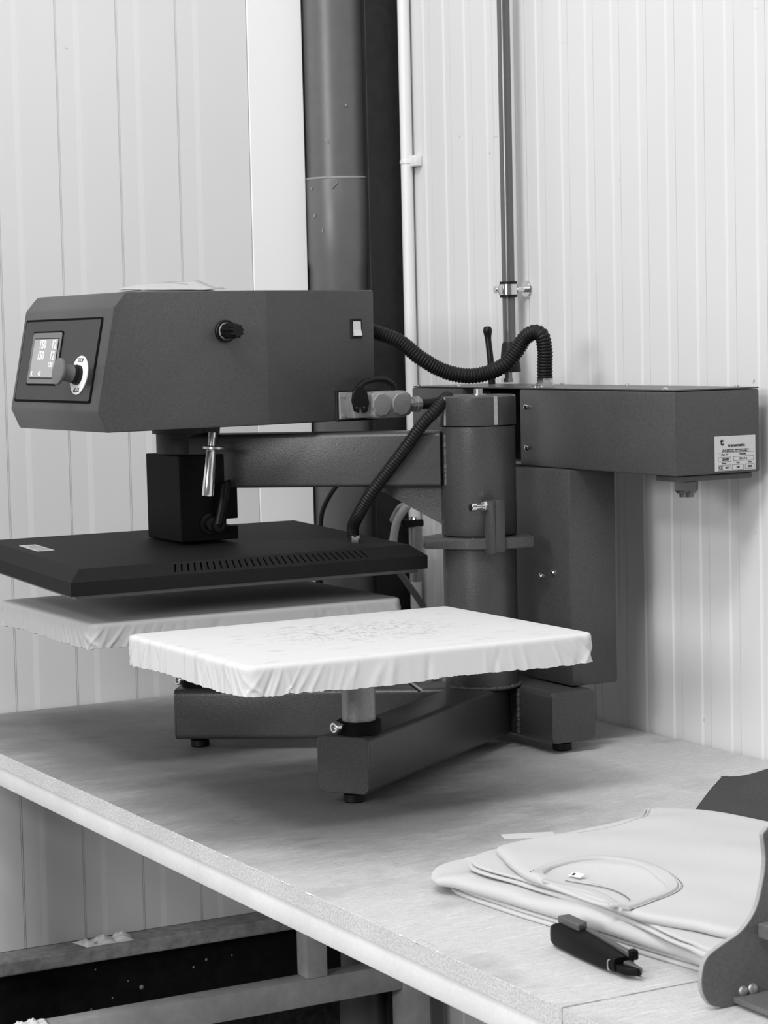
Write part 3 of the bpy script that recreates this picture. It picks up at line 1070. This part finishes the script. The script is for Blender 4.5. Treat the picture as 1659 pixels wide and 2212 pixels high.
# rotary knob on side
kc = hpnt(.1925, 0, 1.5345)
kn = -HV
B().lathe(kc, kn, [(0, .0165), (.004, .0165), (.005, .0155), (.005, .012)], 36).done('knob_ring', 'black_plastic', head, 40)
B().lathe(kc, kn, [(.004, .0125), (.008, .0125)], 32).done('knob_scale_band', 'edge', head)
bmk = B()
ax = kn.normalized()
u_ = Vector((0, 0, 1))
w_ = ax.cross(u_)
rings = []
for t, r, fl_ in ((.008, .0118, .04), (.012, .0118, .07), (.026, .0112, .07), (.0265, .0095, .10), (.040, .0092, .14), (.0415, .0085, .14)):
    rings.append([kc + ax * t + (u_ * math.cos(q) + w_ * math.sin(q)) * r * (1 + fl_ * math.cos(9 * q)) for q in [2 * math.pi * k / 54 for k in range(54)]])
bmk.ring_skin(rings).done('knob', 'black_plastic', head, 40)
# rocker switch


def side(s, z, o=0.0):
    return hpnt(s, inset(s) - o, z)


HUi = (side(.46, 1.5) - side(.30, 1.5)).normalized()
HVi = Vector((-HUi.y, HUi.x, 0))


def smat(s, z, o=0.0):
    return frame(side(s, z, o), HUi, (0, 0, 1))   # z axis points to -HV (outward)


B().box((-.0103, -.0148, -.001), (.0103, .0148, .0022), .0012, 1, mat=smat(.4255, 1.5345)).done('switch_frame', 'black_plastic', head)
B().prism([smat(.4255, 1.5345) @ Vector(p) for p in ((-.0068, -.0108, .0018), (-.0068, -.0108, .0068), (-.0068, -.002, .0036), (-.0068, .0108, .0030), (-.0068, .0108, .0018))], HUi * .0136).done('switch_rocker', 'rocker', head, 0)
# multipole connector
mt = smat(.405, 1.4185)
B().box((-.0215, -.0235, -.001), (.06, .0235, .0025), .001, 1, mat=mt).done('connector_gasket', 'rubber', head)
plug = B().box((-.018, -.0205, .002), (.018, .0205, .006), .001, 1, mat=mt).box((-.008, -.0190, .004), (.030, .0200, .026), .003, 2, mat=mt).done('connector_base', 'alloy', head)
for x, y in ((-.012, .0155), (-.012, -.0155)):
    B().lathe(mt @ Vector((x, y, .006)), -HVi, [(0, .0032), (.0018, .003), (.0018, .001)], 14).done('screw', 'steel', plug)
hood = B().prism([mt @ Vector(p) for p in ((.024, -.0165, .004), (.028, -.0205, .004), (.082, -.0205, .004), (.098, -.016, .004), (.098, .014, .004), (.086, .0205, .004), (.028, .0205, .004), (.024, .0165, .004))], -HVi * .030, .003, 2).done('connector_hood', 'alloy', head)
for x in (.040, .078):
    B().lathe(mt @ Vector((x, 0, .032)), -HVi, [(0, .0185), (.003, .018), (.004, .0165)], 10).done('hood_boss', 'alloy', hood, 25)
yk = [(-.010, .020), (-.012, .008), (-.008, -.008), (.001, -.011), (.002, -.001), (.006, -.001), (.008, -.011), (.016, -.010), (.020, .004), (.016, .022), (.006, .030), (-.004, .029)]
lat = B().prism([mt @ Vector((x, y, .0265)) for x, y in yk], -HVi * .004, .0008, 1).done('latch_yoke', 'black_plastic', head)
B().tube([mt @ Vector((x, y, .022)) for x, y in ((.002, .024), (.016, .034), (.036, .0385), (.056, .0375), (.070, .030), (.074, .022))], .0048, 12).done('latch_bow', 'black_plastic', lat)
for x in (-.004, .010):
    B().lathe(mt @ Vector((x, -.003, .030)), -HVi, [(0, .0022), (.002, .0018)], 12).done('rivet', 'chrome', lat)
g0 = mt @ Vector((.0975, -.002, .02))
B().lathe(g0, HUi, [(0, .0098), (.010, .0098), (.0102, .0118), (.016, .0118), (.0162, .0128), (.023, .0128), (.0235, .0105), (.027, .0100)], 12).done('cable_gland', 'alloy', hood, 25)
ge = g0 + HUi * .025
B().tube(spline([ge, ge + HUi * .018 + Vector((0, -.004, 0)), ge + HUi * .034 + Vector((0, -.012, .002)), (-.262, -.690, 1.417), (-.23, -.69, 1.40)], 40), .0082, 16).done('connector_cable', 'rubber', hp)
# hose to the housing
h_s = hpnt(.455, .055, 1.536)
hose_mesh([h_s, h_s + HUi * .02 + Vector((0, -.006, -.006)), (-.318, -.598, 1.514), (-.292, -.618, 1.488), (-.262, -.632, 1.468), (-.235, -.655, 1.4585), (-.21, -.675, 1.461), (-.188, -.697, 1.474), (-.172, -.705, 1.494), (-.160, -.712, 1.514), (-.151, -.724, 1.5225), (-.144, -.735, 1.517), (-.141, -.738, 1.495), (-.141, -.737, 1.470), (-.141, -.737, 1.449)], .0122, .0047, .0015).done('control_hose', 'rubber', hp, 60)
B().lathe((-.141, -.737, bzh + .0026), (0, 0, 1), [(0, .0145), (.0065, .0145), (.0066, .0128), (.0135, .0128)], 6).done('hose_gland', 'chrome', hp, 20)
# chrome lever under the head
lv0 = Vector((-.6175, -.56, 1.394))
ld = (Vector((-.634, -.566, 1.290)) - Vector((-.6205, -.56, 1.378))).normalized()
clv = B().lathe(lv0, ld, [(.030, .0062), (.034, .0072), (.075, .0088), (.104, .0092), (.106, .0085), (.1062, .001)], 28).done('chrome_lever', 'chrome', hp)
B().lathe(lv0, ld, [(0, .0105), (.010, .0105)], 6).done('lever_nut', 'paint_dark', clv, 20)
B().lathe(lv0, ld, [(.009, .0068), (.018, .0068), (.0185, .0058), (.036, .0058)], 20).done('lever_stem', 'chrome', clv, 30)
B().lathe(lv0 + ld * .033 + Vector((.004, 0, 0)), (.05, 0, 1), [(-.0025, .016), (-.0018, .0168), (.0018, .0168), (.0025, .016)], 28).done('lever_washer', 'steel', clv, 40)
# black valve handle behind the control hose
B().tube(spline([(-.10, -.516, 1.440), (-.10, -.514, 1.470), (-.10, -.510, 1.495), (-.10, -.507, 1.512), (-.10, -.5055, 1.526), (-.10, -.505, 1.5345)], 40), lambda t: .0058 - .0012 * t + .0026 * math.exp(-((t - .82) / .13) ** 2) - (.0035 if t > .985 else 0), 14).done('valve_handle', 'black_plastic', hp)

# ================================================================ papers on the head
random.seed(21)
mp_, N, L, b_ = base_mat('thin_paper', .85, .8)
tr = N.new('ShaderNodeBsdfTranslucent')
tr.inputs[0].default_value = (.85, .85, .85, 1)
mx = N.new('ShaderNodeMixShader')
mx.inputs[0].default_value = .55
L.new(b_.outputs[0], mx.inputs[1])
L.new(tr.outputs[0], mx.inputs[2])
L.new(mx.outputs[0], N['Material Output'].inputs[0])
M['thin_paper'] = mp_
sheet_words = ('bottom', 'second from the bottom', 'middle', 'fourth from the bottom', 'second from the top', 'topmost')
for k in range(6):
    w_, d_ = .11, .13
    cx_, cy_ = -.668 + random.uniform(-.012, .012), -.52 + random.uniform(-.02, .02)
    rz = random.uniform(-.25, .25)
    zc = 1.5945 + .0006 * k
    pts, fs = [], []
    nx, ny = 9, 9
    cur = random.uniform(.0005, .0025)
    for i in range(nx):
        for j in range(ny):
            u, v = (i / (nx - 1) - .5), (j / (ny - 1) - .5)
            x = u * w_ * math.cos(rz) - v * d_ * math.sin(rz)
            y = u * w_ * math.sin(rz) + v * d_ * math.cos(rz)
            z = zc + (v + .5) * d_ * (.035 + .016 * k) * (.35 + .65 * min(1, (u + .5) * 2.2)) + cur * max(0, u) ** 2 * 4
            pts.append((cx_ + x, cy_ + y, z))
    for i in range(nx - 1):
        for j in range(ny - 1):
            a = i * ny + j
            fs.append((a, a + ny, a + ny + 1, a + 1))
    me = bpy.data.meshes.new('paper_sheet')
    me.from_pydata(pts, [], fs)
    o = link('paper_sheet', me, 'thin_paper', None, 60, True)
    md = o.modifiers.new('thickness', 'SOLIDIFY')
    md.thickness = .0004
    tag(o, 'small white paper sheet on the press head, %s of the loose pile' % sheet_words[k], 'paper', 'paper sheets on the press head')

# ================================================================ wall-corner air fittings
ar = empty('air_regulator', (-.075, -.2, 1.14), 'small air valve with black cap behind the press column', 'valve')
B().lathe((-.0705, -.2, 1.09), (0, 0, 1), [(0, .0115), (.098, .0115), (.100, .010)], 24).done('valve_body', 'alloy', ar)
B().box((-.098, -.212, 1.187), (-.058, -.188, 1.2), .003).done('valve_cap', 'black_plastic', ar)
B().lathe((-.0715, -.2, 1.2), (0, 0, 1), [(0, .0105), (.003, .009), (.0045, .004)], 20).done('valve_dome', 'chrome', ar)
tag(B().tube(spline([(-.118, -.2, 1.13), (-.1145, -.2, 1.165), (-.107, -.2, 1.196), (-.0935, -.2, 1.216), (-.08, -.19, 1.222), (-.06, -.13, 1.215), (-.05, -.085, 1.19)], 50), .0072, 14).done('air_hose', 'edge', None, 60, True), 'pale curved air hose behind the press arm', 'hose')
tag(B().tube(spline([(-.10, -.15, 1.16), (-.083, -.15, 1.115), (-.0602, -.15, 1.0816), (-.028, -.15, 1.0358), (-.01, -.15, .99), (-.01, -.15, .902)], 50), .006, 12).done('grey_cable', 'grey_plastic', None, 60, True), 'grey cable dropping diagonally beside the dark corner column', 'cable')
tag(B().tube(spline([(-.222, -.12, .902), (-.218, -.12, 1.15), (-.2153, -.12, 1.197), (-.2081, -.12, 1.2252), (-.1841, -.12, 1.259), (-.14, -.11, 1.29), (-.10, -.10, 1.30), (-.08, -.09, 1.28)], 60), .0042, 12).done('black_cable', 'rubber', None, 60, True), 'thin black cable arching in front of the grey downpipe', 'cable')

# ================================================================ sweatshirts
def pillow(name, outline, z0, h, mat, parent=None, rad=None, fn=None, top=False, n=220, lip=.35):
    """soft closed sheet: outline spline, thickness h, rounded rim"""
    ol = spline([(x, y, 0) for x, y in outline], n, True)
    c = sum(ol, Vector()) / n
    rad = rad or h * .6
    rings = []
    prof = [(-rad * 1.2, 0), (-rad * .45, 0.0), (-rad * .12, .12), (0, .38), (0, .62), (-rad * .15, .85), (-rad * .5, .97), (-rad * 1.3, 1.0)]
    nor = []
    for k in range(n):
        t = (ol[(k + 2) % n] - ol[k - 2]).normalized()
        q = Vector((t.y, -t.x, 0))
        if q.dot(ol[k] - c) < 0:
            q = -q
        nor.append(q)
    def zf(p, base):
        return base + (fn(p.x, p.y) if fn else 0)
    for o, zz in prof:
        ring = []
        for k in range(n):
            p = ol[k] + nor[k] * o
            ring.append(Vector((p.x, p.y, z0 + zz * h + (zz * fn(p.x, p.y) if fn else 0))))
        rings.append(ring)
    last = [Vector((p.x, p.y, 0)) for p in rings[-1]]
    for f in [1 - k / 26 for k in range(1, 26)]:
        ring = []
        for p in last:
            q = c + (p - c) * f
            ring.append(Vector((q.x, q.y, z0 + h + (fn(q.x, q.y) if fn else 0))))
        rings.append(ring)
    return B().ring_skin(rings).done(name, mat, parent, 80, top)


def gauss(x, y, cx_, cy_, sx, sy, a):
    return a * math.exp(-((x - cx_) / sx) ** 2 - ((y - cy_) / sy) ** 2)


lo_f = lambda x, y: gauss(x, y, -.74, -1.72, .035, .05, .006) - gauss(x, y, -.755, -1.64, .03, .03, .003) + .0015 * math.sin(y * 40 + x * 20)
sw1 = empty('folded_sweatshirt', (-.55, -1.7, T), 'white folded sweatshirt lying underneath, next to the black knife', 'sweatshirt')
o1 = [(-.764, -1.487), (-.758, -1.60), (-.742, -1.735), (-.723, -1.88), (-.708, -1.955), (-.55, -1.965), (-.42, -1.955), (-.37, -1.7), (-.41, -1.46), (-.55, -1.43), (-.70, -1.455)]
o1 = [(x - (.008 if x < -.71 and y < -1.5 else 0), y) for x, y in o1]
pillow('hem_layer', o1, T + .0003, .0045, 'sweat', sw1)
o1b = [(x + .003 * (1 if x < -.6 else 0), y) for x, y in o1]
pillow('hem_layer', o1b, T + .0049, .0045, 'sweat', sw1)
o2 = [(-.788, -1.492), (-.779, -1.52), (-.768, -1.60), (-.752, -1.735), (-.738, -1.87), (-.722, -1.95), (-.55, -1.965), (-.42, -1.95), (-.37, -1.7), (-.41, -1.46), (-.56, -1.435), (-.70, -1.438), (-.765, -1.455)]
def o2f(x, y):
    return lo_f(x, y) - .008 * max(0, 1 - abs(y + 1.48) / .04) * (1 if x < -.72 else .2)
pillow('folded_body', o2, T + .0092, .0165, 'sweat', sw1, .017, o2f)
o3 = [(-.752, -1.507), (-.748, -1.60), (-.742, -1.68), (-.740, -1.80), (-.748, -1.90), (-.735, -1.955), (-.55, -1.962), (-.43, -1.945), (-.375, -1.7), (-.41, -1.46), (-.55, -1.442), (-.69, -1.468)]
sw2 = empty('folded_sweatshirt', (-.55, -1.7, T + .025), 'white folded sweatshirt with round ribbed neckline on top of the pile', 'sweatshirt')
f3 = lambda x, y: lo_f(x, y) + .0004 * math.sin(y * 60)
pillow('hem_layer', o3, T + .0272, .004, 'sweat', sw2, fn=f3)
o3b = [(x + .004 * (1 if x < -.6 else 0), y) for x, y in o3]
pillow('hem_layer', o3b, T + .0314, .004, 'sweat', sw2, fn=f3)
arcF = [(-.741, -1.622), (-.715, -1.606), (-.675, -1.600), (-.640, -1.613), (-.622, -1.655), (-.628, -1.71), (-.648, -1.757), (-.69, -1.785), (-.745, -1.806)]
o4 = [(-.705, -1.492), (-.722, -1.53), (-.738, -1.58), (-.747, -1.625), (-.744, -1.70), (-.745, -1.79), (-.742, -1.83), (-.722, -1.88), (-.70, -1.935), (-.60, -1.955), (-.45, -1.94), (-.36, -1.70), (-.375, -1.56), (-.402, -1.47), (-.446, -1.424), (-.487, -1.456), (-.592, -1.476), (-.66, -1.478)]
def o4f(x, y):
    v = gauss(x, y, -.60, -1.86, .05, .035, -.004) + gauss(x, y, -.50, -1.70, .05, .12, .005) + gauss(x, y, -.47, -1.50, .05, .03, .005) + gauss(x, y, -.56, -1.55, .06, .04, .003)
    # neck opening is a shallow basin
    d = math.hypot((x + .70) / .07, (y + 1.705) / .088)
    v -= .0075 * max(0, 1 - d ** 4) if d < 1 else 0
    return v + .0007 * math.sin(x * 55 + y * 31)
tl = pillow('body_layer', o4, T + .0345, .0105, 'sweat', sw2, .010, o4f)


def strip(name, path, width, z, h, mat, parent, side=1):
    """flat padded band along path, offset inward by width"""
    p = spline([(x, y, 0) for x, y in path], 80)
    n = len(p)
    rings = []
    for k in range(n):
        t = (p[min(k + 1, n - 1)] - p[max(k - 1, 0)]).normalized()
        q = Vector((t.y, -t.x, 0)) * side
        zz = z + o4f(p[k].x, p[k].y)
        r_ = []
        for a, bb in ((0, 0), (0, .5), (.12, .95), (.3, 1), (.7, 1), (.88, .95), (1, .5), (1, 0)):
            w = p[k] + q * width * a
            r_.append(Vector((w.x, w.y, z + max(o4f(w.x, w.y), -.006) + bb * h - .0006)))
        rings.append(r_)
    return B().ring_skin(rings).done(name, mat, parent, 50)


zt4 = T + .045
strip('front_collar', arcF, .0125, zt4, .0042, 'rib', sw2, 1)
strip('collar_seam', [(x * 1.0, y) for x, y in arcF], -.0022, zt4, .0016, 'sweat', sw2, 1)
strip('back_collar', [(-.738, -1.645), (-.722, -1.675), (-.716, -1.71), (-.724, -1.755), (-.742, -1.79)], .013, zt4 - .001, .0022, 'rib', sw2, 1)
strip('back_collar_seam', [(-.700, -1.655), (-.694, -1.69), (-.697, -1.73), (-.712, -1.765)], .0012, zt4 - .001, .0012, 'sweat', sw2, 1)
def shade_line(path, dz=.0):  # collar seam shadow drawn as thin dark grey tubes
    pp = [Vector((p.x, p.y, zt4 + o4f(p.x, p.y) + dz)) for p in spline([(x, y, 0) for x, y in path], 70)]
    B().tube(pp, .00055, 6).done('seam_shade_line', 'seam_shade', sw2, 60)


shade_line([(x - .0015 if x < -.7 else x + .0028, y + (.0028 if y > -1.63 else -.0028 if y < -1.73 else 0)) for x, y in arcF], .0001)
shade_line([(-.7215, -1.655), (-.7065, -1.685), (-.7015, -1.715), (-.709, -1.752), (-.724, -1.778)], .0012)
tg = B().box((-.008, -.0045, 0), (.008, .0045, .0006), mat=Matrix.Translation((-.702, -1.648, zt4 - .0035)) @ Matrix.Rotation(math.radians(-70), 4, 'Z') @ Matrix.Rotation(math.radians(12), 4, 'X')).done('size_tag', 'paper', sw2, 0)
lettering('S', .0065, Matrix.Translation((-.704, -1.645, zt4 - .0026)) @ Matrix.Rotation(math.radians(-60), 4, 'Z') @ Matrix.Rotation(math.radians(12), 4, 'X'), 'ink', sw2, 'CENTER', .0003)
for off in (0, .006):
    pts = [(-.452 - off, -1.432, 0), (-.470 - off, -1.452, 0), (-.488 - off, -1.472, 0), (-.53 - off, -1.486, 0), (-.60, -1.492 - off * .3, 0)]
    pp = [Vector((p.x, p.y, zt4 + o4f(p.x, p.y) + .0002)) for p in spline(pts, 40)]
    B().tube(pp, .0011, 8).done('sleeve_seam', 'sweat', sw2, 60)

dg = [(-.388, -1.432), (-.355, -1.39), (-.30, -1.335), (-.245, -1.283), (-.208, -1.250), (-.198, -1.252), (-.16, -1.285), (-.10, -1.34), (-.07, -1.55), (-.10, -1.68), (-.25, -1.69), (-.335, -1.62), (-.352, -1.50), (-.385, -1.45)]
def dgf(x, y):
    d = (x - -.33) * .82 + (y + 1.43) * .57
    e = -(x - -.33) * .57 + (y + 1.43) * .82
    return .014 * math.exp(-(e / .035) ** 2) * min(1, max(0, d / .12)) + gauss(x, y, -.18, -1.42, .06, .08, .012) - gauss(x, y, -.27, -1.40, .04, .04, .004)
tag(pillow('dark_garment', dg, T + .0003, .027, 'dark_cloth', None, .007, dgf, True), 'dark grey folded garment lying behind the white sweatshirts', 'garment')

# ================================================================ small things on the bench
tag(B().prism([(-.569, -1.2774, T + .0001), (-.5071, -1.3014, T + .0001), (-.5195, -1.3276, T + .0001), (-.5784, -1.3022, T + .0001)], (0, 0, .0003)).done('masking_tape', 'tape', None, 0, True), 'pale strip of tape stuck on the board behind the sweatshirts', 'tape')
# utility knife
kl = Vector((-.010, -.155, 0)).normalized()
kw = Vector((kl.y, -kl.x, 0))
if kw.x > 0:
    kw = -kw     # kw points to -x (towards bench front)
K0 = Vector((-.7855, -1.740, T))
uk = empty('utility_knife', (-.785, -1.80, T), 'black utility knife lying on the board beside the sweatshirts', 'knife')


def kp3(l, w, z):
    return K0 + kl * l + kw * w + Vector((0, 0, z))


rings = []
for l, hw_, h0, h1 in ((0, .009, .006, .020), (.003, .0125, .003, .0235), (.010, .0140, .0012, .0255), (.05, .0145, .0006, .0245), (.10, .0140, .0012, .021), (.122, .0120, .003, .0185), (.126, .0115, .0035, .018)):
    ring = []
    for k in range(20):
        a = 2 * math.pi * k / 20
        cx_, sx_ = math.cos(a), math.sin(a)
        ex = .45
        x = hw_ * math.copysign(abs(cx_) ** ex, cx_)
        z = (h0 + h1) / 2 + (h1 - h0) / 2 * math.copysign(abs(sx_) ** ex, sx_)
        ring.append(kp3(l, x, z))
    rings.append(ring)
B().ring_skin(rings).done('handle', 'knife', uk, 40)
B().prism([kp3(.004, .004, .024), kp3(.004, -.010, .024), kp3(.040, -.010, .024), kp3(.046, .004, .024)], (0, 0, .0075), .001, 1).done('thumb_slider', 'knife_grey', uk)
B().prism([kp3(.046, -.004, .0215), kp3(.046, -.010, .0215), kp3(.128, -.010, .0165), kp3(.128, -.004, .0165)], (0, 0, .0055), .0006, 1).done('spring_strip', 'knife_grey', uk)
B().prism([kp3(.126, -.004, .0155), kp3(.126, -.0125, .0155), kp3(.134, -.0125, .0145), kp3(.134, -.004, .0145)], (0, 0, .010), .002, 2).done('strip_end', 'knife', uk)
B().prism([kp3(.118, .010, .004), kp3(.118, -.009, .004), kp3(.150, -.006, .005), kp3(.153, .0, .005), kp3(.140, .009, .004)], (0, 0, .0075), .001, 1).done('nose', 'knife', uk)
B().prism([kp3(.128, .002, .0105), kp3(.128, -.006, .0105), kp3(.152, -.005, .0085), kp3(.152, -.002, .0085)], (0, 0, .004), .0006, 1).done('blade_guide', 'knife_grey', uk)
B().prism([kp3(.136, .004, .004), kp3(.140, -.004, .004), kp3(.159, -.002, .004)], (0, 0, .0008)).done('blade', 'steel', uk, 0)
B().tube(spline([kp3(.120, .0125, .0155), kp3(.117, .0128, .013), kp3(.117, .0128, .0065), kp3(.120, .0125, .0045)], 20), .0006, 8).done('nose_rim', 'edge', uk)

# tape dispenser stand
td = empty('tape_dispenser', (-.74, -2.05, T), 'grey metal tape dispenser with curved side plate at the near bench end', 'tape dispenser')
pp = spline([(-.786, .9003), (-.797, .905), (-.8035, .918), (-.8030, .938), (-.796, .952), (-.780, .9585), (-.757, .9685), (-.742, .984), (-.734, 1.004), (-.7305, 1.030), (-.7325, 1.052), (-.7315, 1.058), (-.7265, 1.0615), (-.70, 1.062)], 64) if False else None
ctrl = [(-.783, .9006), (-.795, .906), (-.8030, .919), (-.8032, .936), (-.797, .950), (-.780, .959), (-.758, .9685), (-.742, .985), (-.734, 1.006), (-.7295, 1.030), (-.7315, 1.050), (-.7315, 1.056), (-.7260, 1.0605)]
pl2 = [(p.x, p.y) for p in spline([(x, z, 0) for x, z in ctrl], 60)] + [(-.66, 1.0605), (-.62, 1.03), (-.60, .96), (-.60, .9205), (-.615, .9006), (-.70, .9006)]
plate = B().prism([(x, -2.0035, z) for x, z in pl2], (0, .0048, 0)).done('side_plate', 'dispenser', td, 30)
# pale cut edge along the plate rim
ed = [(x, z) for x, z in pl2[:60]]
rings = []
for k, (x, z) in enumerate(ed):
    a = ed[max(0, k - 1)]
    c_ = ed[min(len(ed) - 1, k + 1)]
    t = Vector((c_[0] - a[0], c_[1] - a[1])).normalized()
    nn = Vector((-t.y, t.x))
    if nn.x > 0 and k < 30:
        nn = -nn
    rings.append([(x + nn.x * .0004, -2.0036, z + nn.y * .0004), (x + nn.x * .0004, -1.9985, z + nn.y * .0004), (x - nn.x * .0006, -1.9985, z - nn.y * .0006), (x - nn.x * .0006, -2.0036, z - nn.y * .0006)])
B().ring_skin(rings).done('plate_edge', 'edge', plate, 0)
B().box((-.7685, -2.30, .9035), (-.700, -2.004, .9085), .0005, 1).done('base_bar', 'dispenser', td)
B().box((-.7395, -2.30, .9600), (-.690, -2.004, .9735), .0008, 1).done('cross_bar', 'dispenser', td)
B().cyl((-.7205, -2.004, 1.053), (-.7205, -2.30, 1.053), .0045).done('cross_rod', 'steel', td)
for x, r in ((-.757, .0050), (-.746, .0056)):
    B().lathe((x, -2.0055, .9128), (0, -1, .2), [(-.003, r), (-.0004, r * .95), (.0008, r * .6), (.0012, .0002)], 16).done('weld_spot', 'alloy', td, 60)
B().prism([(x, -2.30, z) for x, z in pl2], (0, -.0048, 0)).done('side_plate', 'dispenser', td, 30)

# ================================================================ scraps under the bench
def scrap(name, cx_, cy_, z, sx, sy, h, seed, label):
    rnd = random.Random(seed)
    n = 12
    pts, fs = [], []
    for i in range(n):
        for j in range(n):
            u, v = i / (n - 1) - .5, j / (n - 1) - .5
            hh = abs(math.sin(u * 9 + seed) * math.cos(v * 7 + u * 4)) * h * rnd.uniform(.6, 1.1) * (1 - (2 * max(abs(u), abs(v))) ** 4)
            pts.append((cx_ + u * sx * (1 + .2 * v), cy_ + v * sy, z + .0004 + hh))
    for i in range(n - 1):
        for j in range(n - 1):
            a = i * n + j
            fs.append((a, a + n, a + n + 1, a + 1))
    me = bpy.data.meshes.new(name)
    me.from_pydata(pts, [], fs)
    o = link(name, me, 'paper', None, 25, True)
    md = o.modifiers.new('thickness', 'SOLIDIFY')
    md.thickness = .0004
    tag(o, label, 'paper')


scrap('paper_scrap', -.607, -.028, .487, .10, .045, .012, 2, 'crumpled paper scrap on the concrete ledge below the left wall')
scrap('paper_scrap', -.80, -.17, .408, .06, .036, .010, 4, 'white paper scrap on the lower cross bar of the bench')
